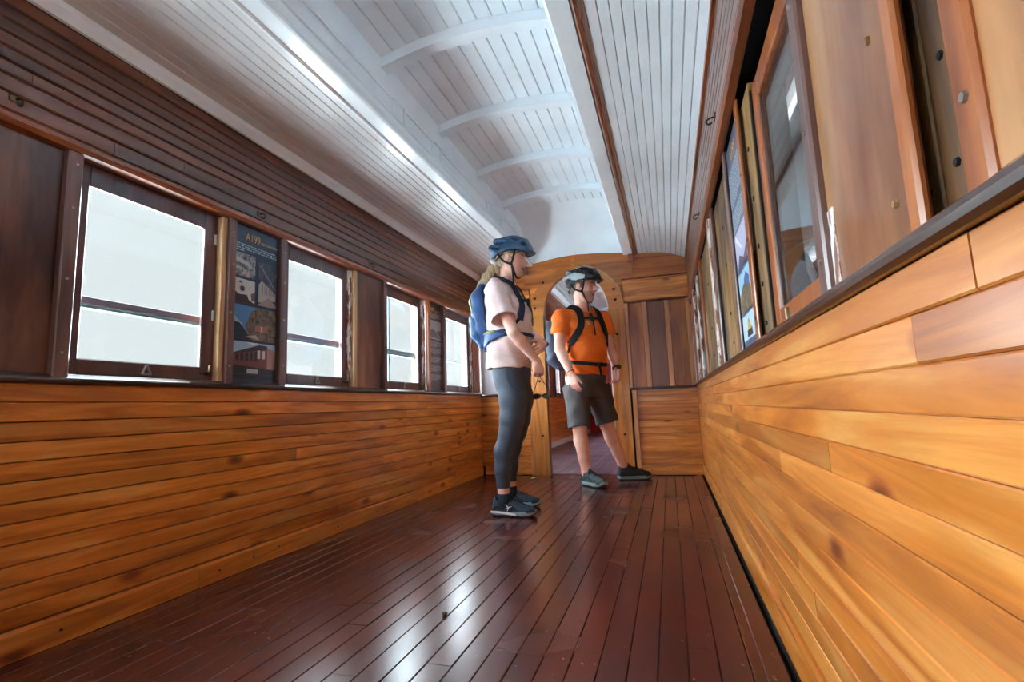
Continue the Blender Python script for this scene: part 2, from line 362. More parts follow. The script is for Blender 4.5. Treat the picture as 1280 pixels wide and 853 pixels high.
bl = empty('baseboard_left', (-W, 1, 0), kind='structure')
for a, b, t in ((Y0, -0.35, 0.012), (-0.35, 1.62, 0.012), (1.62, 3.449, 0.012), (3.449, D, 0.004)):
    wprof('board', 'L', [(-0.02, 0.001), (t, 0.001), (t, 0.075), (t-0.004, 0.086), (-0.02, 0.086)], a+0.001, b-0.001, M['wain'], bl)
screws('nail', [(-W+0.0125, y, U(0.035, 0.055), 1) for y in (0.75, 1.15, 1.72, 1.9, 2.05, 2.5, 2.9, 3.38)], 'x', 0.005, bl, M['bolt'])
br = empty('baseboard_right', (0, 1, 0), kind='structure')
for a, b in ((Y0, 1.0), (1.0, 3.2), (3.2, D)):
    wprof('board', 'R', [(-0.02, 0.012), (0.006, 0.012), (0.007, 0.098), (0.003, 0.112), (-0.02, 0.114)], a+0.001, b-0.001, M['wain'], br)
wprof('gap', 'R', [(-0.02, -0.012), (0.012, -0.012), (0.012, -0.006), (-0.02, -0.006)], Y0, D, M['black'], br)
wprof('floor_edge_strip', 'R', [(0.022, -0.004), (0.075, -0.004), (0.075, 0.003), (0.072, 0.0055), (0.026, 0.0055), (0.022, 0.002)], Y0, D, M['floor'], br)

# ---- upper side walls: strips, panels, pockets; windows are set in between
scr = {'L': [], 'R': []}
def strip(side, y0, y1, root, m, d=0.012, zs=(0.90, 1.12, 1.34, 1.49)):
    wp('strip', side, -0.02, d, y0, y1, 0.806, 1.552, m, root, 0.004)
    for z in zs: scr[side].append((X(side, d), (y0+y1)/2+U(-0.003, 0.003), z+U(-0.02, 0.02), 1 if side == 'L' else -1))
def panel(side, y0, y1, root, m, d=-0.012): wp('panel', side, -0.10, d, y0, y1, 0.817, 1.552, m, root)
def pocket(side, y0, y1, root, m, d=-0.03): wp('pocket_board', side, -0.10, d, y0, y1, 0.817, 1.53, m, root)
nwin = [0]
def hinge(side, y, z, d, r):
    wp('hinge', side, d, d+0.006, y-0.010, y+0.010, z-0.022, z+0.022, M['white'], r, 0.002)
    a = X(side, d+0.006)
    tube('hinge_pin', [(a, y, z-0.024), (a, y, z+0.024)], 0.004, M['steel'], r, 6)
def window(side, y0, y1, st, m, label=None, rails=(1.085,), cross=None, railmat='outer', hard=True, z0=0.82, z1=1.556, gap=0.08, handed=1):
    nwin[0] += 1
    r = empty('window_%d' % nwin[0], (X(side, -0.05), (y0+y1)/2, z0), kind='structure')
    d0, d1 = -0.053, -0.036
    wp('stile', side, d0, d1, y0, y0+st, z0, z1, m, r, 0.004)
    wp('stile', side, d0, d1, y1-st, y1, z0, z1, m, r, 0.004)
    wp('bottom_rail', side, d0, d1, y0+st, y1-st, z0, z0+0.055, m, r, 0.004)
    wp('top_rail', side, d0, d1, y0+st, y1-st, z1-gap, z1, m, r, 0.004)
    wp('glass', side, -0.050, -0.047, y0+st, y1-st, z0+0.055, z1-gap, M['glass'], r, 0)
    for z in rails:
        wp('outer_rail', side, -0.118, -0.095, y0, y1, z-0.012, z+0.016, M[railmat], r, 0.003)
        wp('weather_bar', side, -0.126, -0.095, y0, y1, z-0.026, z-0.014, M['teal'], r, 0.002)
    if cross is not None: wp('outer_mullion', side, -0.118, -0.095, cross-0.009, cross+0.009, z0, z1, M['teal'], r, 0.003)
    # jamb linings close the wall thickness
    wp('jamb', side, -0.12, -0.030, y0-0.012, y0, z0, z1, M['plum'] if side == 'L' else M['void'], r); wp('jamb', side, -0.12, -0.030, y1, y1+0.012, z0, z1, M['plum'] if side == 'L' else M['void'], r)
    if hard:
        for z in (z0+0.28, z0+0.62): hinge(side, y1-0.004, z, d1, r)
        yc = (y0+y1)/2; xa = X(side, d1+0.004)
        t = [(xa, yc-0.018, z0+0.012), (xa, yc, z0+0.045), (xa, yc+0.018, z0+0.012), (xa, yc-0.018, z0+0.012)]
        V, F = [], []
        for a, b in zip(t, t[1:]):
            v, f = tube_data([a, b], 0.005, 6); F += [[i+len(V) for i in q] for q in f]; V += v
        mesh('pull_triangle', V, F, M['steel'], r)
        yl = y1-st*0.5
        V, F = tube_data([(xa, yl-0.03, z0+0.03), (xa, yl+0.012, z0+0.03)], 0.006, 6)
        v, f = tube_data([(X(side, d1), yl, z0+0.03), (X(side, d1+0.022), yl, z0+0.034), (X(side, d1+0.024), yl, z0+0.062)], [0.011, 0.008, 0.007], 8)
        F += [[i+len(V) for i in q] for q in f]; V += v
        mesh('latch', V, F, M['brass'], r)
    return r
M['brass_bright'] = plain('worn_brass', (190, 165, 110), rough=0.3, metal=1.0)
M['raw_dark'] = wood('oil_dark_raw_timber', [(54, 32, 14), (104, 68, 32), (146, 102, 54)], 'z', rough=0.6, coat=0.0, rand=0.2, grain=9, blotch=0.9, dark=((50, 38, 30), 1.5))
screws('brass_screw', [(0.0158, 0.660, 1.074, -1), (0.0158, 0.650, 0.866, -1)], 'x', 0.0055, wr, M['brass_bright'])
# left side, near to far
panel('L', 0.66, 1.074, wl, M['panel']); strip('L', 1.074, 1.120, wl, M['strip'])
window('L', 1.115, 1.690, 0.058, M['plum'])
pocket('L', 1.70, 1.722, wl, M['worn']); wp('pocket_post', 'L', -0.12, -0.004, 1.690, 1.716, 0.817, 1.545, M['pale'], wl)
strip('L', 1.716, 1.757, wl, M['strip']); panel('L', 1.757, 2.032, wl, M['dark'], -0.016); strip('L', 2.032, 2.076, wl, M['strip'])
window('L', 2.085, 2.655, 0.056, M['plum'])
wp('pocket_post', 'L', -0.12, -0.020, 2.645, 2.672, 0.817, 1.545, M['worn'], wl); wp('pocket_post', 'L', -0.12, -0.002, 2.672, 2.705, 0.817, 1.55, M['pale'], wl)
panel('L', 2.705, 2.996, wl, M['panel'], -0.006); strip('L', 2.996, 3.040, wl, M['strip'])
window('L', 3.060, 3.640, 0.060, M['plum'], rails=(1.10,), cross=3.24, railmat='teal')
wp('pocket_post', 'L', -0.12, -0.020, 3.622, 3.664, 0.817, 1.545, M['worn'], wl)
strip('L', 3.664, 3.703, wl, M['red']); panel('L', 3.703, 3.955, wl, M['dark'], -0.016); strip('L', 3.955, 4.005, wl, M['strip'])
window('L', 4.045, 4.660, 0.062, M['plum'], rails=(), cross=None)
w4 = bpy.data.objects['window_4']; wp('weather_bar', 'L', -0.118, -0.10, 4.05, 4.66, 1.10, 1.112, M['teal'], w4)
wp('pocket_post', 'L', -0.12, -0.020, 4.640, 4.690, 0.817, 1.545, M['worn'], wl); panel('L', 4.690, D, wl, M['red'], -0.004)
# behind the camera the same bays go on
strip('L', 0.61, 0.66, wl, M['strip']); window('L', 0.06, 0.60, 0.056, M['plum'], hard=False); strip('L', 0.0, 0.05, wl, M['strip'])
panel('L', -0.25, 0.0, wl, M['panel']); window('L', -0.85, -0.27, 0.056, M['plum'], hard=False); panel('L', -1.25, -0.87, wl, M['panel'])
window('L', -1.85, -1.27, 0.056, M['plum'], hard=False); panel('L', Y0, -1.87, wl, M['panel'])
# right side, near to far
panel('R', -0.30, 0.455, wr, M['panel_r'], -0.006); strip('R', 0.453, 0.489, wr, M['red'], 0.0)
pocket('R', 0.470, 0.590, wr, M['raw_dark'], -0.034); pocket('R', 0.590, 0.72, wr, M['raw'], -0.032)
screws('bolt_hole', [(0.0342, 0.560, z, -1) for z in (0.87, 0.98, 1.15)]+[(0.0322, 0.612, z, -1) for z in (0.86, 1.04)], 'x', 0.005, wr, M['black'])
wp('panel', 'R', -0.030, -0.016, 0.604, 0.880, 0.817, 1.552, M['panel_r'], wr); strip('R', 0.582, 0.610, wr, M['red'], -0.008, zs=()); wp('worn_edge', 'R', -0.020, -0.0145, 0.608, 0.622, 0.817, 0.90, M['worn'], wr, 0.0005)
strip('R', 0.880, 0.925, wr, M['strip'], -0.004, zs=(0.88, 1.10, 1.32))
wp('worn_edge', 'R', -0.020, -0.0145, 0.852, 0.880, 0.817, 0.94, M['worn'], wr, 0.0005)
window('R', 0.905, 1.445, 0.060, M['red'], rails=(), hard=False, z1=1.50, gap=0.055)
w5 = bpy.data.objects['window_8']
wp('inner_bead', 'R', -0.047, -0.040, 1.372, 1.386, 0.875, 1.445, M['plum'], w5); wp('outer_lintel', 'R', -0.12, -0.08, 0.9, 1.46, 1.50, 1.60, M['black'], w5)
xa = -X('R', 0); V, F = tube_data([(0.038, 1.30, 0.835), (0.034, 1.30, 0.862)], [0.010, 0.006], 8); mesh('pull', V, F, M['brass'], w5)
pocket('R', 1.457, 1.66, wr, M['raw'], -0.030)
strip('R', 1.565, 1.615, wr, M['red'], -0.012); wp('worn_edge', 'R', -0.03, -0.0125, 1.615, 1.622, 0.817, 1.1, M['worn'], wr)
panel('R', 1.622, 1.905, wr, M['dark'], -0.026); strip('R', 1.905, 1.965, wr, M['strip'], -0.010)
wp('pocket_post', 'R', -0.10, -0.022, 1.965, 2.035, 0.817, 1.54, M['red'], wr); pocket('R', 2.035, 2.47, wr, M['raw'], -0.022)
strip('R', 2.47, 2.53, wr, M['strip'], -0.006); wp('pocket_post', 'R', -0.10, -0.010, 2.53, 2.62, 0.817, 1.54, M['red'], wr); strip('R', 2.62, 2.70, wr, M['worn'], -0.002)
pocket('R', 2.70, 3.36, wr, M['raw'], -0.014); strip('R', 3.36, 3.44, wr, M['red'], 0.0); strip('R', 3.44, 3.50, wr, M['worn'], -0.006, zs=())
panel('R', 3.50, 3.82, wr, M['dark'], -0.02); strip('R', 3.82, 3.90, wr, M['worn'], -0.002); wp('pocket_post', 'R', -0.1, -0.02, 3.90, 4.30, 0.817, 1.52, M['red'], wr)
strip('R', 4.30, 4.40, wr, M['worn'], 0.0, zs=()); panel('R', 4.40, D, wr, M['red'], -0.01)
for i in range(2): panel('R', -1.05+0.75*0-i*1.3, -0.95+0.2-i*1.3, wr, M['panel_r'])
window('R', -0.74, -0.31, 0.05, M['red'], rails=(), hard=False); panel('R', Y0, -2.15, wr, M['panel_r']); window('R', -2.04, -1.06, 0.05, M['red'], rails=(), hard=False)
panel('R', -2.15, -2.05, wr, M['panel_r'])
for s, r in (('L', wl), ('R', wr)): screws('screw', [q for q in scr[s]], 'x', 0.0055, r, M['steel'])
# next carriage: bays of the same width
for side, root in (('L', wl2), ('R', wr2)):
    y = D+0.09
    while y < Y2-0.1:
        a = min(y+0.42, Y2); panel(side, y, a, root, M['panel'] if side == 'L' else M['red']); strip(side, a-0.05, a, root, M['strip'], zs=())
        if Y2-a < 0.7: panel(side, a, Y2, root, M['panel']); break
        if True: window(side, a+0.012, a+0.60, 0.056, M['plum'], hard=False, rails=())
        y = a+0.612

screws('nail_hole', [(0.0302, 1.53, z, -1) for z in (0.86, 0.97, 1.08, 1.22, 1.37)]+[(0.0222, 2.2, z, -1) for z in (0.88, 1.0, 1.2, 1.36)]+[(0.0142, 3.0, z, -1) for z in (0.9, 1.05, 1.3)], 'x', 0.008, wr, M['black'])
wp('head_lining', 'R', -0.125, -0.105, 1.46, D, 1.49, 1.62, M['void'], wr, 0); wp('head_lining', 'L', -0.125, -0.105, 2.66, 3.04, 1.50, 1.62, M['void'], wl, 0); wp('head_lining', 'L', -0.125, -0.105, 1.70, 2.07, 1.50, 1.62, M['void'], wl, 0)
# hooks screwed to the header slats
def hook(side, y, z, desc):
    r = empty('coat_hook', (X(side, 0), y, z), desc, 'hook', 'coat hooks on the header slats')
    wp('back_plate', side, 0.0, 0.004, y-0.018, y+0.018, z-0.010, z+0.010, M['brass'], r)
    x = lambda d: X(side, d)
    tube('hook', catmull([(x(0.002), y, z), (x(0.022), y, z-0.002), (x(0.034), y, z-0.014), (x(0.026), y, z-0.026), (x(0.014), y, z-0.020)], 3), 0.0035, M['brass'], r, 6)
hook('L', 0.930, 1.641, 'bronze coat hook on left slats over the panel beside the first window')
hook('L', 1.896, 1.631, 'bronze coat hook on left slats directly over the blue photo board')
hook('L', 2.849, 1.637, 'bronze coat hook on left slats over the plain wooden panel between windows')
hook('R', 1.933, 1.708, 'steel coat hook on right slats, the nearer of two there')
hook('R', 3.003, 1.717, 'steel coat hook on right slats, the farther of two there')

# ---- ceiling
def ceiling(name, y0, y1, yb, ribs, fine):
    r = empty(name, (-1.015, (y0+y1)/2, 1.98), kind='structure')
    seg = (2.0, 4.0) if fine else (4, 8)
    for side, xe, mt in (('L', -1.560, M['white_grey'] if fine else M['mould']), ('R', -0.470, M['white'] if fine else M['wain'])):  # next carriage: honey wood on the right deck stands for orange light
        # cornice at the wall head, then beaded boards along a shallow arch
        if side == 'L': ext('cornice', [(-W, 1.978), (-W+0.012, 1.980), (-W+0.030, 2.010), (-W+0.034, 2.030), (-W+0.02, 2.040), (-W, 2.040)], 'y', y0, y1, M['white'], r)
        else:
            ext('cornice', [(0, 1.955), (-0.012, 1.957), (-0.014, 1.972), (0, 1.976)], 'y', y0, y1, M['mould'], r)
        xs = -W+0.032 if side == 'L' else -0.004
        zprof = (lambda t: 2.028+0.039*t+0.012*math.sin(math.pi*t)) if side == 'L' else (lambda t: 1.974+0.093*(1-(1-t)**2.6))
        n = 11
        for i in range(n):
            t0, t1 = i/n, (i+1)/n
            xa, xb = xs+(xe-xs)*t0, xs+(xe-xs)*t1; za, zb = zprof(t0), zprof(t1)
            dx, dz = xb-xa, zb-za; L = math.hypot(dx, dz); ux, uz = dx/L, dz/L
            nx, nz = (uz, -ux) if ux > 0 else (-uz, ux)
            if nz > 0: nx, nz = -nx, -nz
            g = 0.0009; c = 0.0028
            def pt(s, h): return (xa+ux*s+nx*h, za+uz*s+nz*h)
            prof = [pt(g, -0.012), pt(g, -c), pt(g+c, 0), pt(L-g-c, 0), pt(L-g, -c), pt(L-g, -0.012)]
            y = y0+U(-1.5, 0)
            while y < y1:
                e = y+U(*seg); a, b = max(y, y0), min(e, y1)
                if b-a > 0.02: ext('board', prof, 'y', a+0.0004, b-0.0004, mt, r)
                y = e
        xw = sorted((xs, xe))
        box('deck_backing', xw[0]-0.03, xw[1]+0.02, y0, y1, 2.09, 2.16, M['white'] if fine else M['black'], r, 0)
    # edge mouldings and clerestory side beams
    ext('edge_moulding', [(-0.470, 2.060), (-0.463, 2.052), (-0.452, 2.052), (-0.446, 2.060), (-0.446, 2.075), (-0.470, 2.075)], 'y', y0, y1, M['mould'], r)
    ext('edge_moulding', [(-1.566, 2.062), (-1.560, 2.054), (-1.550, 2.054), (-1.544, 2.062), (-1.544, 2.075), (-1.566, 2.075)], 'y', y0, y1, M['white'], r)
    cove = [(-1.556, 2.066), (-1.478, 2.066), (-1.468, 2.070), (-1.464, 2.082), (-1.470, 2.094), (-1.484, 2.104), (-1.494, 2.122), (-1.500, 2.150), (-1.500, 2.172), (-1.490, 2.176), (-1.490, 2.186), (-1.512, 2.190), (-1.556, 2.190)]
    ext('cove_beam', cove, 'y', y0, y1, M['white'], r)
    ext('cove_beam', [(-2.034-x+0.0, z) for x, z in cove][::-1], 'y', y0, y1, M['white'], r)
    for xx, s in ((-1.512, 1), (-0.522, -1)):
        a, b = sorted((xx, xx-s*0.03))
        box('clerestory_wall', a, b, y0, y1, 2.185, 2.47, M['white'], r, 0)
        a, b = sorted((xx-s*0.0, xx+s*0.012)); box('frieze', a, b, y0, y1, 2.292, 2.46, M['white'], r, 0.002)
        for ya, yy in ((3.70, 4.02), (2.76, 3.62), (2.30, 2.66), (1.34, 2.20), (0.88, 1.24), (-0.08, 0.78)) if fine else ():
            for (p0, p1, q0, q1) in ((ya, yy, 2.186, 2.202), (ya, yy, 2.278, 2.294), (ya, ya+0.016, 2.202, 2.278), (yy-0.016, yy, 2.202, 2.278)):
                a, b = sorted((xx, xx+s*0.012)); box('panel_frame', a, b, p0, p1, q0, q1, M['white'], r, 0.004)
            a, b = sorted((xx, xx+s*0.004)); box('panel_bead', a, b, ya+0.022, yy-0.022, 2.208, 2.214, M['white'], r, 0.002)
    # arched clerestory boards between ribs
    arch = lambda x: 2.425+0.062*(1-((x+1.017)/0.49)**2)
    nb = 13; xs = [-1.507+i*0.98/nb for i in range(nb+1)]
    stops = [y0]+[q for q in ribs]+[yb]
    for ya, yb_ in zip(stops, stops[1:]):
        for i in range(nb):
            xa, xb = xs[i]+0.0013, xs[i+1]-0.0013; za, zb = arch(xa), arch(xb); c = 0.004
            ext('board', [(xa, za+0.012), (xa, za+c), (xa+c, za), (xb-c, zb), (xb, zb+c), (xb, zb+0.012)], 'y', ya+0.0004, yb_-0.0004, M['white'], r)
    for q in ribs:
        lo = [(x, arch(x)-0.052) for x in np.linspace(-1.50, -0.534, 11)]; hi = [(x, arch(x)+0.004) for x in np.linspace(-0.534, -1.50, 11)]
        ext('rib', lo+hi, 'y', q-0.032, q+0.032, M['white'], r)
    box('roof_skin', -1.62, -0.42, y0, y1, 2.505, 2.56, M['skin_out'], r, 0)
    return r
ce = ceiling('ceiling', Y0, D, 4.34, [-1.87, -1.21, -0.55, 0.11, 0.77, 1.43, 2.09, 2.75, 3.41, 4.03], True)
c2 = ceiling('ceiling_next_carriage', D+0.09, Y2, Y2, [6.4, 8.0, 9.6, 11.0], False)
# smooth curved end of the clerestory, coming down to the end wall
def bulkhead():
    nx, nt = 24, 14; V, F = [], []
    for j in range(nt+1):
        t = j/nt; a = t*math.pi/2
        yy = 4.335+(D-4.335)*math.sin(a)
        for i in range(nx+1):
            s = i/nx; x0 = -1.507+0.98*s; x1 = -1.556+1.10*s
            zt = 2.425+0.062*(1-((x0+1.017)/0.49)**2); ze = 2.066+0.055*(1-(2*s-1)**2)
            k = 1-math.cos(a); V.append((x0+(x1-x0)*k, yy, ze+(zt-ze)*(1-k)))
    n = nx+1
    for j in range(nt):
        for i in range(nx): F.append([j*n+i, j*n+i+1, (j+1)*n+i+1, (j+1)*n+i])
    top = len(V)
    V2 = [(x, y+0.01, z+0.02) for x, y, z in V]
    F2 = [[a+top for a in f][::-1] for f in F]
    return mesh('curved_end', V+V2, F+F2, M['white'], ce, smooth=True, recalc=False)
bulkhead()

M['mid_panel'] = wood('dark_red_panel', [(78, 36, 16), (118, 58, 28), (140, 76, 42)], 'z', rough=0.3, coat=0.4, rand=0.2, grain=6)
M['head_z'] = wood('golden_brown_panel', [(124, 62, 18), (176, 98, 34), (196, 124, 58)], 'z', rough=0.3, coat=0.4, rand=0.2, grain=6)
# ---- end wall with the arched doorway
we = empty('wall_end', (-1.035, D, 0), kind='structure')
def ebox(name, x0, x1, z0, z1, d0, d1, m, ch=0.003): return box(name, x0, x1, D-d1, D-d0, z0, z1, m, we, ch)
def ebacking(x0, x1, z0, z1): return box('backing', x0, x1, D+0.016, D+0.06, z0, z1, M['black'], we, 0)
ebacking(-W, -1.50, 0, 2.2); ebacking(-0.60, 0, 0, 2.2); ebacking(-1.50, -0.60, 1.99, 2.2)
n = 12; h = (0.775-0.088)/n
for x0, x1 in ((-W, -1.562), (-0.528, 0.0)):
    for i in range(n):
        z0 = 0.088+i*h; c = 0.0035; dd = U(-0.0006, 0.0006)
        prof = [(D+0.016, z0+0.0006), (D-dd, z0+0.0006+c), (D-dd, z0+h-0.0006-c), (D+0.016, z0+h-0.0006)]
        prof = [(D+0.016, z0), (D+0.0025, z0), (D-dd, z0+c), (D-dd, z0+h-c), (D+0.0025, z0+h), (D+0.016, z0+h)]
        ext('board', prof, 'x', x0+0.001, x1-0.001, M['wain_x'], we)
    ebox('bottom_rail', x0+(0.03 if x1 < -1 else 0.002), x1-0.004, 0.004, 0.086, -0.012, 0.012, M['wain_x'])
screws('nail', [(x, D-0.0125, 0.05, -1) for x in (-0.44, -0.26, -0.05, -1.65, -1.95)], 'y', 0.005, we, M['bolt'])
ebox('batten', -0.572, -0.528, 0.0, 0.775, -0.014, 0.016, M['batten']); ebox('batten', -1.562, -1.520, 0.0, 0.775, -0.014, 0.016, M['batten'])
for x0, x1 in ((-W, -1.520), (-0.600, 0.0)):
    ext('sill_rail', [(D+0.01, 0.772), (D-0.016, 0.772), (D-0.024, 0.779), (D-0.024, 0.786), (D-0.014, 0.794), (D+0.01, 0.794)], 'x', x0, x1, M['dark'], we)
    ext('picture_rail', [(D+0.01, 1.590), (D-0.012, 1.590), (D-0.018, 1.600), (D-0.010, 1.612), (D+0.01, 1.614)], 'x', x0, x1, M['mould'], we)
    ebox('upper_board', x0, x1, 1.614, 1.822, -0.012, 0.002, M['wain_x'])
    ext('header_rail', [(D+0.01, 1.822), (D-0.008, 1.822), (D-0.012, 1.828), (D-0.008, 1.834), (D+0.01, 1.834)], 'x', x0, x1, M['mould'], we)
for x0, x1 in ((-0.598, -0.556), (-0.428, -0.384), (-0.230, -0.184), (-0.040, -0.002)):
    ebox('batten', x0, x1, 0.794, 1.590, -0.012, 0.018, M['batten'])
for x0, x1, m in ((-0.556, -0.428, 'head'), (-0.384, -0.230, 'panel'), (-0.184, -0.040, 'head')):
    ebox('panel', x0, x1, 0.794, 1.590, -0.014, -0.004, M['head_z'] if m == 'head' else M['mid_panel'])
ebox('panel', -W, -1.86, 0.794, 1.590, -0.014, -0.004, M['pale_panel']); ebox('panel', -1.86, -1.58, 0.794, 1.590, -0.014, -0.004, M['pale_panel'])
ebox('batten', -1.876, -1.840, 0.794, 1.590, -0.012, 0.008, M['red']); ebox('batten', -1.58, -1.520, 0.794, 1.590, -0.012, 0.010, M['wain_z'])
# header boards follow the ceiling line
ztop = lambda x: float(np.interp(x, [-W, -2.0, -1.85, -1.62, -1.52, -1.20, -1.02, -0.80, -0.52, -0.40, -0.19, -0.066, -0.02, 0], [1.99, 2.04, 2.065, 2.085, 2.080, 2.122, 2.128, 2.115, 2.082, 2.076, 2.052, 2.022, 1.995, 1.975]))+0.004
arc = lambda x: 1.62+0.392*math.sqrt(max(0, 1-((x+1.052)/0.455)**2))
for xa, xb in ((-W, -1.56), (-1.56, -1.057), (-1.057, -0.49), (-0.49, 0.0)):
    xs = np.linspace(xa+0.0006, xb-0.0006, 15)
    up = [(x, ztop(x)) for x in xs]
    lo = [(x, max(1.834, arc(x)-0.006) if -1.507 < x < -0.597 else 1.834) for x in xs]
    ext('header_board', [(x, z) for x, z in lo]+up[::-1], 'y', D-0.002, D+0.016, M['head'], we)
ebox('header_batten', -1.075, -1.035, 2.015, 2.112, -0.002, 0.012, M['head']); ebox('header_batten', -0.520, -0.472, 1.985, 2.076, -0.002, 0.024, M['mould']); ebox('header_batten', -1.56, -1.515, 1.985, 2.08, -0.002, 0.024, M['mould'])
# arch frame: two uprights and a bent head
xi0, xi1, xo0, xo1, zs = -1.378, -0.740, -1.520, -0.585, 1.55
def upright(x0, x1): ebox('arch_upright', x0, x1, 0.0, zs, -0.05, 0.022, M['arch'], 0.004)
upright(xo0, xi0); upright(xi1, xo1)
def archhead(name, ai, bi, zi, ao, bo, d0, d1, m, cx=-1.0555, t0=0.0, t1=math.pi, n=28):
    V, F = [], []
    for k in range(n+1):
        t = t0+(t1-t0)*k/n; c, s = math.cos(t), math.sin(t)
        for (a, b) in ((ai, bi), (ao, bo)):
            for d in (d1, d0): V.append((cx+a*c, D-d, zi+b*s))
    for k in range(n):
        q, w = 4*k, 4*k+4
        F += [[q, q+2, w+2, w], [q+2, q+3, w+3, w+2], [q+3, q+1, w+1, w+3], [q+1, q, w, w+1]]
    F += [[0, 1, 3, 2], [4*n, 4*n+2, 4*n+3, 4*n+1]]
    return mesh(name, V, F, m, we)
AH = M['arch_head'] = wood('varnished_arch_head', [(140, 78, 30), (186, 114, 50), (204, 134, 66)], 'x', rough=0.3, coat=0.4, rand=0.1, grain=6)
archhead('arch_head', 0.319, 0.392, zs, 0.468, 0.462, -0.05, 0.022, AH)
archhead('arch_bead', 0.466, 0.460, zs, 0.476, 0.472, -0.002, 0.027, M['pale'], t0=0.35, t1=1.35)
# lining of the opening: brightly lit right jamb painted in as white
box('door_edge_lining', xi1-0.008, xi1-0.001, D-0.015, D+0.05, 0.0, zs, M['white'], we); box('door_edge_lining', xi0+0.001, xi0+0.006, D-0.01, D+0.05, 0.0, zs, M['dark'], we)
archhead('door_edge_lining', 0.311, 0.384, zs, 0.318, 0.391, -0.05, 0.015, M['white'], t0=0.0, t1=math.pi/2)
# spandrel boards fill between the arch and the wall posts
for x0, x1 in ((-1.585, -1.50), (-0.61, -0.56)): ebox('spandrel_post', x0, x1, 0.794, 1.834, -0.015, 0.0015, M['wain_z'])
for sx in (-1, 1):
    xs = np.linspace(0.30, 0.475, 8); lo = [(-1.0555+sx*x, zs+0.455*math.sqrt(max(0, 1-(x/0.462)**2))) for x in xs]; hi = [(-1.0555+sx*x, 1.845) for x in xs]
    lo = [(x, min(z, 1.84)) for x, z in lo]
    ext('spandrel_board', lo+hi[::-1], 'y', D-0.0015, D+0.015, M['wain_x'], we)
for x, z in ((-1.365, 1.88), (-1.455, 1.726), (-1.459, 1.628), (-1.438, 0.373), (-0.676, 1.741), (-0.668, 1.638), (-0.671, 1.305), (-0.659, 0.371), (-1.455, 1.31), (-1.445, 0.9)):
    V, F = [], []
    for q, hh in ((0.013, 0.0), (0.011, 0.004), (0.006, 0.0045), (0.005, 0.001)):
        for k in range(10):
            a = 2*math.pi*k/10; V.append((x+q*math.cos(a), D-0.022-hh, z+q*math.sin(a)))
    for j in range(3):
        for k in range(10): F.append([j*10+k, j*10+(k+1) % 10, j*10+10+(k+1) % 10, j*10+10+k])
    F.append([30+k for k in range(10)]); mesh('bolt', V, F, M['bolt'], we)
# rear wall behind the camera and far wall of the next carriage
wb = empty('wall_rear', (-1.035, Y0, 0), kind='structure')
box('panel', -W-0.1, 0.1, Y0-0.05, Y0, 0, 2.6, M['wain_x'], wb)
wf = empty('wall_far', (-1.035, Y2, 0), kind='structure')
box('panel', -W-0.16, 0.16, Y2, Y2+0.05, 1.6, 2.6, M['wain_x'], wf); box('panel', -W-0.16, -1.45, Y2, Y2+0.05, -0.1, 1.6, M['redpaint'], wf); box('panel', -1.45, 0.16, Y2-0.03, Y2+0.05, -0.1, 1.6, M['redpaint'], wf)
b2 = empty('baseboard_left_next_carriage', (-W, 8, 0), kind='structure'); wp('board', 'L', -0.02, 0.012, D+0.09, Y2, 0.0, 0.086, M['pale_panel'], b2)
b3_ = empty('baseboard_right_next_carriage', (0, 8, 0), kind='structure'); wp('board', 'R', -0.02, 0.012, D+0.09, Y2, 0.0, 0.114, M['wain'], b3_)
rp = empty('trim_2', (-0.1, 8, 0), kind='structure'); box('red_partition', -0.55, 0.0, 7.4, 7.44, 0.0, 1.9, M['redpaint'], rp)

# outer skin: keeps daylight out of everything but the windows
sk = empty('roof', (-1.035, 4, 2.3), kind='structure')
for x0, x1 in ((-W-0.16, -W-0.1), (0.1, 0.16)):
    box('skin', x0, x1, Y0-0.1, Y2+0.1, -0.1, 0.80, M['skin_out'], sk, 0); box('skin', x0, x1, Y0-0.1, Y2+0.1, 1.56, 2.2, M['skin_out'], sk, 0)
box('skin', -W-0.16, 0.16, Y0-0.1, Y2+0.1, 2.56, 2.6, M['skin_out'], sk, 0)
box('skin', -W-0.16, -1.52, Y0-0.1, Y2+0.1, 2.17, 2.2, M['skin_out'], sk, 0); box('skin', -0.50, 0.16, Y0-0.1, Y2+0.1, 2.17, 2.2, M['skin_out'], sk, 0)
box('skin', -W-0.16, 0.16, Y0-0.1, Y0-0.05, -0.1, 2.6, M['skin_out'], sk, 0)

# ---- outside: pale yard to the left, timber shed close by on the right
gr = empty('ground_outside', (0, 3, -1.1), kind='structure')
box('yard', -60, 40, -40, 60, -1.3, -1.1, M['concrete'], gr, 0)
sh = empty('trim_3', (1.7, 6, -1.1), kind='structure')
for i in range(26): box('board', 1.70, 1.73, -3, 18, -1.1+i*0.135, -1.1+i*0.135+0.13, M['shed'], sh, 0.004)
box('canopy_roof', 0.67, 1.8, -3, 18, 2.50, 2.58, M['shed'], sh, 0); box('eave', 0.12, 0.59, -3, 18, 2.50, 2.54, M['shed'], sh, 0)
for y in (2.9, 4.6, 6.3, 8.0, 9.7):
    box('post', 1.50, 1.60, y, y+0.10, -1.1, 2.50, M['shedwhite'], sh, 0.006)
    V, F = tube_data([(1.55, y+0.05, 1.5), (1.55, y+0.9, 2.5)], 0.045, 4); mesh('brace', V, F, M['shedwhite'], sh)
box('rail', 1.48, 1.62, -3, 18, 0.55, 0.68, M['shedwhite'], sh); box('rail', 1.55, 1.61, -3, 18, 1.45, 1.56, M['shedwhite'], sh)
for i in range(10): box('louvre', 1.62, 1.69, 3.0, 9.0, 0.78+i*0.06, 0.80+i*0.06, M['shedwhite'], sh)
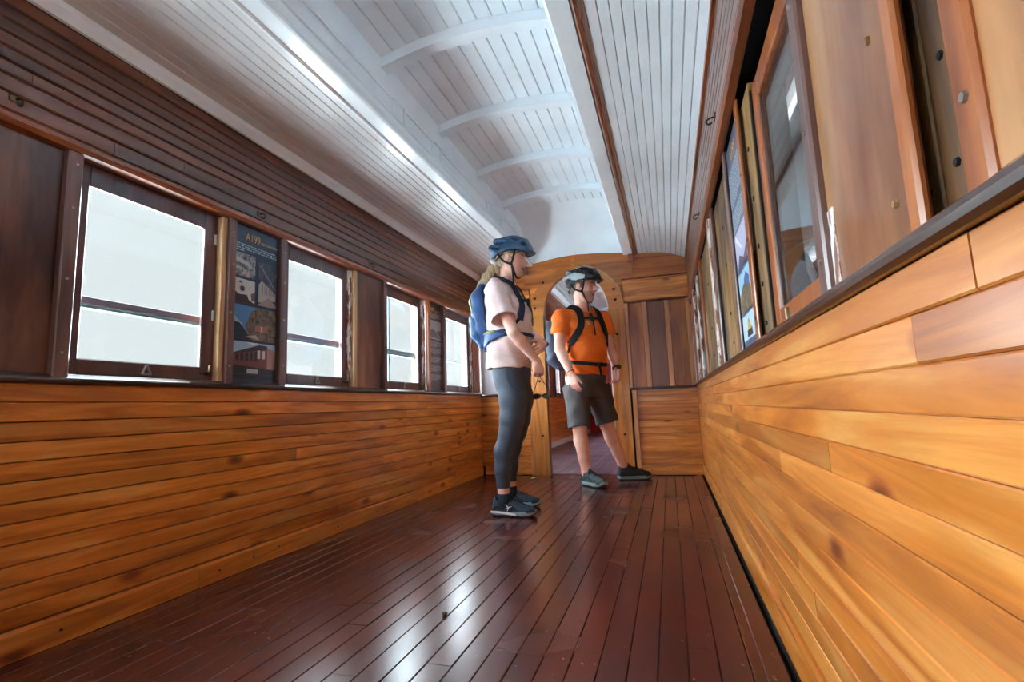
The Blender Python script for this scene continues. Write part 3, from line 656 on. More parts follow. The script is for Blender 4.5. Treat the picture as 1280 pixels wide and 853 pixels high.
# ------------------------------------------------------------------ organic modelling: a signed distance grid meshed by surface nets
class Sdf:
    def __init__(s, lo, hi, h):
        s.lo = np.array(lo, float)-3*h; s.h = h; s.n = np.ceil((np.array(hi)+3*h-s.lo)/h).astype(int)+1
        s.ax = [(s.lo[i]+h*np.arange(s.n[i])).astype(np.float32) for i in range(3)]
        s.f = np.full(s.n, 1.0, np.float32)
    def sub(s, lo, hi, pad):
        a = np.clip(np.floor((np.array(lo)-pad-s.lo)/s.h).astype(int), 0, s.n-1); b = np.clip(np.ceil((np.array(hi)+pad-s.lo)/s.h).astype(int)+1, 1, s.n)
        sl = tuple(slice(int(a[i]), int(max(b[i], a[i]+1))) for i in range(3))
        return sl, s.ax[0][sl[0]][:, None, None], s.ax[1][sl[1]][None, :, None], s.ax[2][sl[2]][None, None, :]
    def put(s, fn, lo, hi, k=0.01, op='+'):
        sl, x, y, z = s.sub(lo, hi, k+3*s.h); d = fn(x, y, z).astype(np.float32); f = s.f[sl]
        if op == '+':
            h = np.clip(0.5+0.5*(f-d)/k, 0, 1); s.f[sl] = f+(d-f)*h-k*h*(1-h)
        else:
            d = -d; h = np.clip(0.5-0.5*(f-d)/k, 0, 1); s.f[sl] = f+(d-f)*h+k*h*(1-h)
    def cone(s, a, b, ra, rb, k=0.012, flat=None, op='+'):
        """capsule with two radii; flat=(direction, factor) squashes it across that direction"""
        a = np.array(a, float); b = np.array(b, float); R = max(ra, rb)
        if flat is not None:
            u = np.array(flat[0], float); u /= np.linalg.norm(u); q = 1/flat[1]-1
            c0 = (a+b)/2
            tr = lambda p: p+u*np.dot(p-c0, u)*q
            A, B = tr(a), tr(b)
        else: A, B = a, b
        def fn(x, y, z):
            if flat is not None:
                w = ((x-c0[0])*u[0]+(y-c0[1])*u[1]+(z-c0[2])*u[2])*q; x = x+w*u[0]; y = y+w*u[1]; z = z+w*u[2]
            e = B-A; L2 = float(e@e)+1e-12
            t = np.clip(((x-A[0])*e[0]+(y-A[1])*e[1]+(z-A[2])*e[2])/L2, 0, 1)
            d = np.sqrt((x-A[0]-t*e[0])**2+(y-A[1]-t*e[1])**2+(z-A[2]-t*e[2])**2)-(ra+(rb-ra)*t)
            return d*(flat[1]**0.5 if flat is not None else 1)
        s.put(fn, np.minimum(a, b)-R, np.maximum(a, b)+R, k, op)
    def chain(s, pts, rad, k=0.012, flat=None):
        for i in range(len(pts)-1): s.cone(pts[i], pts[i+1], rad[i], rad[i+1], k, flat)
    def ell(s, c, r, k=0.01, B=None, op='+'):
        c = np.array(c, float); r = np.array(r, float); B = np.eye(3) if B is None else np.array(B, float)  # rows: local axes
        def fn(x, y, z):
            X, Y, Z = x-c[0], y-c[1], z-c[2]
            q = [(X*B[i][0]+Y*B[i][1]+Z*B[i][2])/r[i] for i in range(3)]
            q0 = np.sqrt(q[0]**2+q[1]**2+q[2]**2); q1 = np.sqrt((q[0]/r[0])**2+(q[1]/r[1])**2+(q[2]/r[2])**2)
            return q0*(q0-1)/(q1+1e-9)
        ex = np.sqrt(((B*r[:, None])**2).sum(0)); s.put(fn, c-ex, c+ex, k, op)
    def frustum(s, a, b, ra, rb, k=0.004, op='+', sq=None):
        """cone with flat ends"""
        a = np.array(a, float); b = np.array(b, float); e = b-a; L = np.linalg.norm(e); e /= L; R = max(ra, rb)
        def fn(x, y, z):
            X, Y, Z = x-a[0], y-a[1], z-a[2]; t = X*e[0]+Y*e[1]+Z*e[2]
            rr = np.sqrt(np.maximum(X*X+Y*Y+Z*Z-t*t, 0)); r = ra+(rb-ra)*np.clip(t/L, 0, 1)
            return np.maximum(rr-r, np.maximum(-t, t-L))
        s.put(fn, np.minimum(a, b)-R, np.maximum(a, b)+R, k, op)
    def loft(s, T, k=0.01, op='+', z0=None, z1=None, grow=0.0):
        zs = T.z; z0 = zs[0] if z0 is None else z0; z1 = zs[-1] if z1 is None else z1; R = max(max(T.rx), max(T.ry))+grow
        lo = (min(T.cx)-R, min(T.cy)-R, z0); hi = (max(T.cx)+R, max(T.cy)+R, z1)
        def fn(x, y, z):
            zz = z.ravel(); g = lambda v: T.at(v, zz)[None, None, :]
            X, Y = x-g(T.cx), y-g(T.cy); rx, ry = g(T.rx)+grow, g(T.ry)+grow
            u = X*T.F[0]+Y*T.F[1]; v = -X*T.F[1]+Y*T.F[0]
            q = (np.abs(u/rx)**T.p+np.abs(v/ry)**T.p)**(1/T.p)
            return np.maximum((q-1)*np.minimum(rx, ry), np.maximum(z0-z, z-z1))
        s.put(fn, lo, hi, k, op)
    def clip(s, n, d):
        """keep the side where n.p < d"""
        x, y, z = s.ax[0][:, None, None], s.ax[1][None, :, None], s.ax[2][None, None, :]
        s.f = np.maximum(s.f, (x*n[0]+y*n[1]+z*n[2]-d).astype(np.float32))
    def wrinkle(s, amp, ks, seed=1, lo=None, hi=None):
        r = np.random.RandomState(seed); x, y, z = s.ax[0][:, None, None], s.ax[1][None, :, None], s.ax[2][None, None, :]
        w = 0
        for k in ks:
            k = np.array(k, float); ph = r.uniform(0, 6.28, 2); kk = np.linalg.norm(k)
            w = w+np.sin(k[0]*x+k[1]*y+k[2]*z+ph[0]+1.3*np.sin(0.35*kk*(x-y+0.7*z)+ph[1]))
        s.f = s.f+(amp/len(ks)*w).astype(np.float32)
    def mesh(s, smooth=1):
        f = s.f; f[0] = f[-1] = 1; f[:, 0] = f[:, -1] = 1; f[:, :, 0] = f[:, :, -1] = 1
        g = f < 0; n0, n1, n2 = f.shape
        cnt = np.zeros((n0-1, n1-1, n2-1), np.int8)
        for i in (0, 1):
            for j in (0, 1):
                for k in (0, 1): cnt += g[i:n0-1+i, j:n1-1+j, k:n2-1+k]
        act = (cnt > 0) & (cnt < 8); I = np.argwhere(act); idx = np.full(act.shape, -1, np.int32); idx[act] = np.arange(len(I))
        P = np.zeros((len(I), 3)); m = np.zeros(len(I))
        cor = [(i, j, k) for i in (0, 1) for j in (0, 1) for k in (0, 1)]; val = {c: f[I[:, 0]+c[0], I[:, 1]+c[1], I[:, 2]+c[2]] for c in cor}
        for c in cor:
            for a in range(3):
                if c[a] == 0:
                    e = list(c); e[a] = 1; va, vb = val[c], val[tuple(e)]; x = (va < 0) != (vb < 0)
                    t = np.where(x, va/np.where(x, va-vb, 1), 0)
                    for q in range(3): P[:, q] += np.where(x, c[q]+(t if q == a else 0), 0)
                    m += x
        P = (P/m[:, None]+I)*s.h+s.lo
        Q = []
        for a in range(3):
            b, c = (a+1) % 3, (a+2) % 3
            sl0 = [slice(1, -1)]*3; sl1 = [slice(1, -1)]*3; sl0[a] = slice(0, -1); sl1[a] = slice(1, None)
            g0, g1 = g[tuple(sl0)], g[tuple(sl1)]
            E = np.argwhere(g0 != g1); flip = g0[tuple(E.T)]
            E = E+np.array([0 if i == a else 1 for i in range(3)])
            def cell(db, dc):
                q = E.copy(); q[:, b] -= db; q[:, c] -= dc; return idx[q[:, 0], q[:, 1], q[:, 2]]
            qd = np.stack([cell(1, 1), cell(0, 1), cell(0, 0), cell(1, 0)], 1)
            qd = np.where(flip[:, None], qd, qd[:, ::-1]); Q.append(qd[(qd >= 0).all(1)])
        Q = np.concatenate(Q)
        for it in range(smooth):
            acc = np.zeros_like(P); w = np.zeros(len(P))
            for i in range(4):
                for j in (1, 3):
                    np.add.at(acc, Q[:, i], P[Q[:, (i+j) % 4]]); np.add.at(w, Q[:, i], 1)
            P = 0.45*P+0.55*acc/np.maximum(w, 1)[:, None]
        return P, Q
    def build(s, name, m, parent, smooth=1, mats=None, pick=None):
        P, Q = s.mesh(smooth); c = (P.min(0)+P.max(0))/2; me = bpy.data.meshes.new(name)
        me.vertices.add(len(P)); me.vertices.foreach_set('co', (P-c).astype(np.float32).ravel())
        me.loops.add(Q.size); me.loops.foreach_set('vertex_index', Q.astype(np.int32).ravel())
        me.polygons.add(len(Q)); me.polygons.foreach_set('loop_start', np.arange(0, Q.size, 4, dtype=np.int32))
        me.polygons.foreach_set('use_smooth', np.ones(len(Q), bool))
        for mm in (mats or [m]): me.materials.append(mm)
        if pick is not None: me.polygons.foreach_set('material_index', pick(P[Q].mean(1)).astype(np.int32))
        me.update(calc_edges=True); me.validate()
        return link(name, me, parent, c)
class Torso:
    """horizontal sections: z, centre x, centre y, half depth, half width; F is the facing direction"""
    def __init__(s, F, secs, p=2.25):
        a = np.array(secs, float); s.F = F; s.p = p; s.z, s.cx, s.cy, s.rx, s.ry = a.T
    def at(s, v, z):
        zz = np.asarray(z, float)
        i = np.clip(np.searchsorted(s.z, zz)-1, 0, len(s.z)-2); t = np.clip((zz-s.z[i])/(s.z[i+1]-s.z[i]), 0, 1); t = t*t*(3-2*t)*0.5+t*0.5
        return v[i]*(1-t)+v[i+1]*t
    def pt(s, ang, z, off=0.0):
        """surface point at an angle from the facing direction (positive towards the person's left)"""
        a = math.radians(ang); rx, ry = float(s.at(s.rx, z)), float(s.at(s.ry, z)); c, n = math.cos(a), math.sin(a)
        r = (abs(c/rx)**s.p+abs(n/ry)**s.p)**(-1/s.p); u, v = r*c, r*n
        nu, nv = abs(u/rx)**(s.p-1)*np.sign(u)/rx, abs(v/ry)**(s.p-1)*np.sign(v)/ry; L = math.hypot(nu, nv); nu, nv = nu/L, nv/L
        u += nu*off; v += nv*off; w = lambda a_, b_: (a_*s.F[0]-b_*s.F[1], a_*s.F[1]+b_*s.F[0])
        x, y = w(u, v); nx, ny = w(nu, nv)
        dz = 0.01; slope = (float(s.at(s.ry, z+dz))-float(s.at(s.ry, z-dz)))/(2*dz)
        nn = np.array([nx, ny, -slope*0.8]); nn /= np.linalg.norm(nn)
        return np.array([float(s.at(s.cx, z))+x, float(s.at(s.cy, z))+y, z]), nn

class Head:
    """head frame: f forward, s to the person's left, u up; eyes at u = 0"""
    def __init__(h, c, F, pitch, k):
        h.c = np.array(c, float); h.k = k; fx, fy = F; n = math.hypot(fx, fy); fx, fy = fx/n, fy/n
        cp, sp = math.cos(pitch), math.sin(pitch)
        h.f = np.array([fx*cp, fy*cp, -sp]); h.s = np.array([-fy, fx, 0.0]); h.u = np.cross(h.f, h.s); h.B = np.array([h.f, h.s, h.u])
    def w(h, f, s, u): return h.c+h.k*(h.f*f+h.s*s+h.u*u)
    def ell(h, g, c, r, k=0.01, op='+', rot=None):
        B = h.B
        if rot is not None:   # rotate in the f-u plane
            a = math.radians(rot); B = np.array([h.f*math.cos(a)+h.u*math.sin(a), h.s, -h.f*math.sin(a)+h.u*math.cos(a)])
        g.ell(h.w(*c), np.array(r)*h.k, k*h.k, B, op)
    def cone(h, g, a, b, ra, rb, k=0.01, flat=None, op='+'): g.cone(h.w(*a), h.w(*b), ra*h.k, rb*h.k, k*h.k, flat, op)
    def loc(h, P):
        q = (P-h.c)/h.k; return q@h.f, q@h.s, q@h.u
def add_head(g, h, male):
    E, K = h.ell, h.cone
    E(g, (-0.012, 0, 0.030), (0.098, 0.075, 0.086)); E(g, (0.028, 0, -0.030), (0.058, 0.060, 0.088), 0.02)
    for s in (-1, 1):
        K(g, (-0.012, s*0.050, -0.050), (0.040, s*0.030, -0.094), 0.022, 0.018, 0.02)      # jaw
        E(g, (0.050, s*0.040, -0.030), (0.026, 0.022, 0.026), 0.015)                     # cheek
        K(g, (0.074, s*0.012, 0.020), (0.060, s*0.046, 0.018), 0.011 if male else 0.008, 0.009, 0.010)  # brow
    K(g, (0.048, -0.012, -0.098), (0.048, 0.012, -0.098), 0.024, 0.024, 0.02); E(g, (0.066, 0, -0.100), (0.018, 0.020, 0.016), 0.012)  # chin
    for s in (-1, 1): E(g, (0.092, s*0.031, 0.000), (0.020, 0.017, 0.011), 0.010, '-')     # sockets
    for s in (-1, 1): E(g, (0.0725, s*0.031, 0.0065), (0.0115, 0.0145, 0.0065), 0.003); E(g, (0.0725, s*0.031, -0.0085), (0.0105, 0.0140, 0.0045), 0.003)  # lids
    K(g, (0.083, 0, 0.004), (0.110, 0, -0.034), 0.0075, 0.0105 if male else 0.0085, 0.010)  # nose
    for s in (-1, 1): E(g, (0.096, s*0.011, -0.038), (0.011, 0.008, 0.007), 0.005)
    E(g, (0.090, 0, -0.028), (0.014, 0.013, 0.016), 0.008); E(g, (0.0815, 0, -0.0625), (0.0105, 0.022, 0.0065), 0.005); E(g, (0.0795, 0, -0.0745), (0.0105, 0.019, 0.0065), 0.005)
    K(g, (0.0935, -0.020, -0.0685), (0.0935, 0.020, -0.0685), 0.0026, 0.0026, 0.003, None, '-')
    for s in (-1, 1):                                                                  # ears
        E(g, (-0.012, s*0.077, -0.010), (0.018, 0.009, 0.031), 0.004, '+', -12); E(g, (-0.008, s*0.087, -0.006), (0.010, 0.006, 0.019), 0.004, '-', -12)
        K(g, (-0.022, s*0.078, 0.012), (-0.006, s*0.084, 0.018), 0.004, 0.004, 0.003)
def add_hand(g, wrist, d, n, side, curl, sc=1.0, thumb=(0.65, 0.6, 0.35), spread=0.0):
    """palm, four unequal fingers and a thumb; d along the hand, n the palm side, side = where the thumb lies"""
    d = np.array(d, float); d /= np.linalg.norm(d); n = np.array(n, float); n -= d*np.dot(n, d); n /= np.linalg.norm(n); t = np.cross(n, d); t = t*(1 if np.dot(t, np.array(side, float)) > 0 else -1)
    w = np.array(wrist, float)
    g.cone(w+d*0.004*sc, w+d*0.030*sc, 0.024*sc, 0.030*sc, 0.010, (n, 0.60))
    g.cone(w+d*0.040*sc+t*0.014*sc, w+d*0.074*sc+t*0.018*sc, 0.022*sc, 0.020*sc, 0.012, (n, 0.58)); g.cone(w+d*0.040*sc-t*0.014*sc, w+d*0.070*sc-t*0.018*sc, 0.022*sc, 0.019*sc, 0.012, (n, 0.58))
    tips = []
    for i, (o, b, L, r) in enumerate(((0.030, 0.080, 0.070, 0.0088), (0.0100, 0.085, 0.079, 0.0090), (-0.0105, 0.082, 0.073, 0.0086), (-0.0300, 0.074, 0.057, 0.0078))):
        p = w+d*b*sc+t*o*sc; cv = curl[i] if isinstance(curl, (list, tuple)) else curl; a = 0.0
        dd = d+t*spread*o/0.03
        g.cone(p-dd*0.022*sc, p, r*sc, r*sc, 0.006)
        for q, fr in enumerate((0.45, 0.31, 0.24)):
            a += cv*(0.8, 1.0, 0.75)[q]; v = dd*math.cos(a)+n*math.sin(a); e = p+v*L*fr*sc; r2 = r*(0.93, 0.86, 0.74)[q]
            g.cone(p, e, r*(1, 0.93, 0.86)[q]*sc, r2*sc, 0.0022); p = e
        tips.append(p)
    v = d*thumb[0]+t*thumb[1]+n*thumb[2]; v /= np.linalg.norm(v); p = w+d*0.016*sc+t*0.020*sc; q = p+v*0.040*sc
    g.cone(p, q, 0.0135*sc, 0.0115*sc, 0.008); v2 = v*0.85+d*0.45+n*0.2; v2 /= np.linalg.norm(v2); q2 = q+v2*0.030*sc; g.cone(q, q2, 0.0108*sc, 0.0098*sc, 0.003)
    v3 = v2*0.8+d*0.4+n*0.25; v3 /= np.linalg.norm(v3); g.cone(q2, q2+v3*0.022*sc, 0.0098*sc, 0.0076*sc, 0.003)
    return tips
def skin_mat(name, base, lip, rough=0.5, blush=None):
    m, nt, b = mat(name); L = nt.links.new
    tc = N(nt, 'ShaderNodeTexCoord'); nz = N(nt, 'ShaderNodeTexNoise', Scale=9.0, Detail=4.0); L(tc.outputs['Object'], nz.inputs['Vector'])
    d = tuple(v*0.93 for v in base); r = ramp(nt, [(0.35, (base[0]*0.97, base[1]*0.88, base[2]*0.86)), (0.65, base)]); L(nz.outputs['Fac'], r.inputs['Fac']); L(r.outputs['Color'], b.inputs['Base Color'])
    b.inputs['Roughness'].default_value = rough; b.inputs['Subsurface Weight'].default_value = 0.12; b.inputs['Subsurface Radius'].default_value = (0.02, 0.008, 0.005)
    b.inputs['Subsurface Scale'].default_value = 0.3
    return m
def cloth(name, c, rough=0.85, noise=0.08, nscale=40, bump=0.15, sheen=0.0): return plain(name, c, rough, noise=noise, nscale=nscale, bump=bump, sheen=sheen)
def eyes(h, par, iris):
    ew, ei = plain('eye_white', (196, 186, 180), 0.2), plain('iris', iris, 0.15)
    for s in (-1, 1):
        g = Sdf(h.w(0.055, s*0.031, -0.013)-0.02, h.w(0.085, s*0.031, 0.013)+0.02, 0.0022); g.ell(h.w(0.0715, s*0.031, -0.001), np.array((0.0100,)*3)*h.k)
        def pick(P, s=s):
            f, l, u = h.loc(P); return (np.hypot(l-s*0.031, u) < 0.0052) & (f > 0.072)
        o = g.build('eye', ew, par, 0, mats=[ew, ei], pick=pick)
def brows(h, par, m):
    for s in (-1, 1): tube('eyebrow', [h.w(0.0865, s*0.012, 0.017), h.w(0.083, s*0.028, 0.024), h.w(0.068, s*0.047, 0.019)], [0.0035*h.k, 0.004*h.k, 0.002*h.k], m, par, 6)
def shoe(par, heel, toe, mats, sc=1.0, height=0.10, zlift=0.0, logo=None, label=None):
    """trainer: sole with a pale midsole, upper, padded collar, tongue and laces"""
    a, b = np.array((*heel, 0.0)), np.array((*toe, 0.0)); L = np.linalg.norm(b-a); d = (b-a)/L; t = np.array((-d[1], d[0], 0.0)); z = np.array((0, 0, 1.0))
    P = lambda f, s_, u: a+d*(f*L)+t*(s_*sc)+z*(u*sc+zlift)
    lo, hi = np.minimum(a, b)-0.07, np.maximum(a, b)+0.07; lo[2] = -0.01; hi[2] = 0.20
    def plan(g, grow, z0, z1, k=0.004):
        seg = [(P(0.14, 0, 0), P(0.40, 0.002, 0), 0.036, 0.036), (P(0.40, 0.002, 0), P(0.70, 0.003, 0), 0.036, 0.046), (P(0.70, 0.003, 0), P(0.86, 0.006, 0), 0.046, 0.037)]
        for q, w, ra, rb in seg:
            ra, rb = (ra+grow)*sc, (rb+grow)*sc
            def fn(x, y, zz, q=q, w=w, ra=ra, rb=rb):
                e = w-q; tt = np.clip(((x-q[0])*e[0]+(y-q[1])*e[1])/(e[0]**2+e[1]**2), 0, 1)
                al = ((x-a[0])*d[0]+(y-a[1])*d[1])/L
                rise = 0.020*sc*np.clip((al-0.78)/0.22, 0, 1)**2+0.006*sc*np.clip((0.15-al)/0.15, 0, 1)
                rad = np.sqrt((x-q[0]-tt*e[0])**2+(y-q[1]-tt*e[1])**2)-(ra+(rb-ra)*tt)
                return np.maximum(rad, np.maximum(z0*sc+zlift+rise-zz, zz-(z1*sc+zlift+rise*0.8)))
            R = max(ra, rb); g.put(fn, np.minimum(q, w)-R, np.maximum(q, w)+R+np.array((0, 0, 0.06)), k)
    root = empty('shoe', tuple((a+b)/2), parent=par)
    g = Sdf(lo, hi, 0.0035)
    g.chain([P(0.15, 0, 0.045), P(0.42, 0, 0.046), P(0.68, 0.003, 0.036), P(0.86, 0.006, 0.032)], [0.038*sc, 0.036*sc, 0.040*sc, 0.032*sc], 0.012)
    g.chain([P(0.20, 0, 0.055), P(0.20, 0, height-0.010)], [0.037*sc, 0.036*sc], 0.012); g.cone(P(0.12, 0, 0.05), P(0.13, 0, height+0.006), 0.030*sc, 0.026*sc, 0.010)
    g.chain([P(0.28, 0, height-0.022), P(0.52, 0, 0.066), P(0.74, 0.004, 0.042)], [0.034*sc, 0.030*sc, 0.030*sc], 0.014); g.cone(P(0.30, 0, height-0.02), P(0.345, 0, height+0.016), 0.022*sc, 0.018*sc, 0.008, (d, 0.5))
    g.frustum(P(0.205, 0, height-0.030), P(0.205, 0, height+0.05), 0.030*sc, 0.034*sc, 0.004, '-')
    g.clip((0, 0, -1), -(0.020*sc+zlift)); g.build('upper', mats[0], root, 1)
    g = Sdf(lo, hi, 0.0035); plan(g, 0.002, 0.010, 0.034); g.build('midsole', mats[1], root, 1)
    g = Sdf(lo, hi, 0.0035); plan(g, 0.000, 0.001, 0.013); g.build('outsole', mats[2], root, 1)
    for i in range(5):
        f = 0.40+0.065*i; u = float(np.interp(f, [0.40, 0.66], [0.106, 0.083]))+0.007
        tube('lace', [P(f, -0.028, u-0.018), P(f+0.008, -0.011, u), P(f+0.014, 0.011, u), P(f+0.006, 0.028, u-0.018)], 0.0026, mats[3], root, 6)
    for s_ in (-1, 1):
        tube('lace', catmull([P(0.385, 0, height+0.002), P(0.38, s_*0.020, height+0.014), P(0.42, s_*0.036, height-0.006), P(0.40, s_*0.012, height-0.002)], 4), 0.0022, mats[3], root, 6)
    for s_ in (-1, 1):      # side overlays, heel tab and toe guard
        ribbon('overlay', [P(0.30, s_*0.0385, 0.062), P(0.42, s_*0.0375, 0.072), P(0.52, s_*0.0385, 0.058), P(0.60, s_*0.0425, 0.040)], [t*s_+z*0.3]*4, 0.012, 0.004, mats[1] if label else mats[3], root)
        ribbon('overlay', [P(0.06, s_*0.034, 0.040), P(0.16, s_*0.0385, 0.062), P(0.27, s_*0.0385, 0.050)], [t*s_]*3, 0.010, 0.004, mats[3], root)
    ribbon('toe_guard', [P(0.80, -0.038, 0.034), P(0.93, -0.024, 0.040), P(0.965, 0.006, 0.042), P(0.93, 0.034, 0.040), P(0.80, 0.044, 0.034)], [-t+z*0.2, d-t*0.6+z*0.4, d+z*0.5, d+t*0.6+z*0.4, t+z*0.2], 0.016, 0.003, mats[3], root)
    if logo: logo(P, root)
    return root
# ------------------------------------------------------------------ helmets, packs and the two people
BLK = plain('black_webbing', (22, 21, 24), 0.8, bump=0.1, noise=0.1, nscale=300); BUCK = plain('black_plastic_buckle', (18, 18, 20), 0.4)
def helmet(h, name, label, shell_m, pick_mats, pick, visor_m, vents, tail, rim=0.0, rear=0.0):
    root = empty(name, tuple(h.w(0, 0, 0.10)), label, 'helmet')
    lo, hi = h.c-0.24*h.k, h.c+0.24*h.k
    g = Sdf(lo, hi, 0.004)
    h.ell(g, (-0.006, 0, 0.044), (0.142, 0.108, 0.122), 0.01); h.ell(g, (-0.085, 0, 0.035), (0.060, 0.078, 0.060), 0.03)
    h.ell(g, (0.06, 0, 0.045), (0.085, 0.080, 0.085), 0.02)
    for s in (-1, 1):
        h.cone(g, (-0.10, s*0.055, 0.112), (0.085, s*0.048, 0.112), 0.024, 0.020, 0.012); h.cone(g, (-0.12, s*0.074, 0.060), (0.105, s*0.066, 0.058), 0.026, 0.018, 0.012)
    h.cone(g, (-0.11, 0, 0.128), (0.09, 0, 0.124), 0.022, 0.018, 0.012)
    # lower edge: high at the temples, lower at the back
    X, Y, Z = np.meshgrid(*g.ax, indexing='ij'); f, l, u = [(h.B[i][0]*(X-h.c[0])+h.B[i][1]*(Y-h.c[1])+h.B[i][2]*(Z-h.c[2]))/h.k for i in range(3)]
    edge = np.interp(f.ravel(), [-0.16, -0.10, -0.05, 0.0, 0.05, 0.10, 0.15], [0.002, 0.008, 0.026, 0.043, 0.048, 0.040, 0.036]).reshape(f.shape)+rim
    g.f = np.maximum(g.f, (edge-u).astype(np.float32)*h.k)
    h.ell(g, (-0.010, 0, 0.022), (0.116, 0.088, 0.102), 0.004, '-')
    for c, r, rot in vents:
        for s in (-1, 1): h.ell(g, (c[0], s*c[1], c[2]), r, 0.004, '-', rot)
    g.build('shell', shell_m, root, 1, mats=pick_mats, pick=(lambda P: pick(*h.loc(P))) if pick else None)
    g = Sdf(lo, hi, 0.0045)
    h.ell(g, (-0.008, 0, 0.038), (0.124, 0.093, 0.107), 0.01)
    g.f = np.maximum(g.f, -1.0)
    X, Y, Z = np.meshgrid(*g.ax, indexing='ij'); f, l, u = [(h.B[i][0]*(X-h.c[0])+h.B[i][1]*(Y-h.c[1])+h.B[i][2]*(Z-h.c[2]))/h.k for i in range(3)]
    edge = np.interp(f.ravel(), [-0.16, -0.10, -0.05, 0.0, 0.05, 0.10, 0.15], [0.006, 0.008, 0.022, 0.037, 0.042, 0.036, 0.034]).reshape(f.shape)+rim
    g.f = np.maximum(g.f, (edge-u).astype(np.float32)*h.k); h.ell(g, (-0.010, 0, 0.020), (0.110, 0.083, 0.098), 0.004, '-')
    g.build('liner', BUCK, root, 0)
    # visor: a thin curved peak
    V, F = [], []; nI, nJ = 14, 6
    for side in (0, 1):
        for j in range(nJ+1):
            q = j/nJ
            for i in range(nI+1):
                a = (i/nI-0.5)*2; f = 0.112-0.045*abs(a)**2.2+q*0.052*(1-0.75*abs(a)**2); l = a*0.082; u = 0.055-0.010*a*a-q*0.010-side*0.005
                V.append(tuple(h.w(f, l, u)))
    n = nI+1; m0 = n*(nJ+1)
    for j in range(nJ):
        for i in range(nI):
            q = [j*n+i, j*n+i+1, (j+1)*n+i+1, (j+1)*n+i]; F += [q, [m0+k for k in q][::-1]]
    edge_ = [j*n for j in range(nJ+1)]+[nJ*n+i for i in range(1, n)]+[j*n+nI for j in range(nJ-1, -1, -1)]+[i for i in range(nI-1, 0, -1)]
    for a, b in zip(edge_, edge_[1:]+edge_[:1]): F.append([a, b, m0+b, m0+a])
    mesh('visor', V, F, visor_m, root, smooth=False)
    # retention cradle at the nape
    tube('retention_cradle', [h.w(*p) for p in catmull([(-0.04, 0.078, 0.02), (-0.095, 0.055, -0.016), (-0.118, 0, -0.030), (-0.095, -0.055, -0.016), (-0.04, -0.078, 0.02)], 5)], 0.006, BUCK, root, 6)
    tube('adjuster_dial', [h.w(-0.118, 0, -0.028), h.w(-0.134, 0, -0.030)], 0.016, BUCK, root, 12)
    for s in (-1, 1):
        o = lambda *ps: [h.w(f, s*l, u) for f, l, u in ps]; nn = lambda k: [h.s*s]*k
        ribbon('strap', o((0.050, 0.090, 0.052), (0.040, 0.084, 0.0), (0.026, 0.079, -0.050)), nn(3), 0.014*h.k, 0.002, BLK, root)
        ribbon('strap', o((-0.075, 0.083, 0.022), (-0.030, 0.092, -0.030), (0.022, 0.080, -0.052)), nn(3), 0.014*h.k, 0.002, BLK, root)
        ribbon('strap', [h.w(0.026, s*0.079, -0.048), h.w(0.040, s*0.066, -0.092), h.w(0.046, s*0.034, -0.122), h.w(0.047, 0, -0.130)], [h.s*s, h.s*s-h.u*0.5, -h.u, -h.u], 0.014*h.k, 0.002, BLK, root)
        box_c = h.w(0.024, s*0.083, -0.051); mesh('strap_divider', *tube_data([box_c-h.u*0.011*h.k, box_c+h.u*0.011*h.k], 0.010*h.k, 6), BUCK, root)
    ribbon('strap_tail', [h.w(*p) for p in tail], [-h.s]*len(tail), 0.012*h.k, 0.0022, BLK, root)
    return root

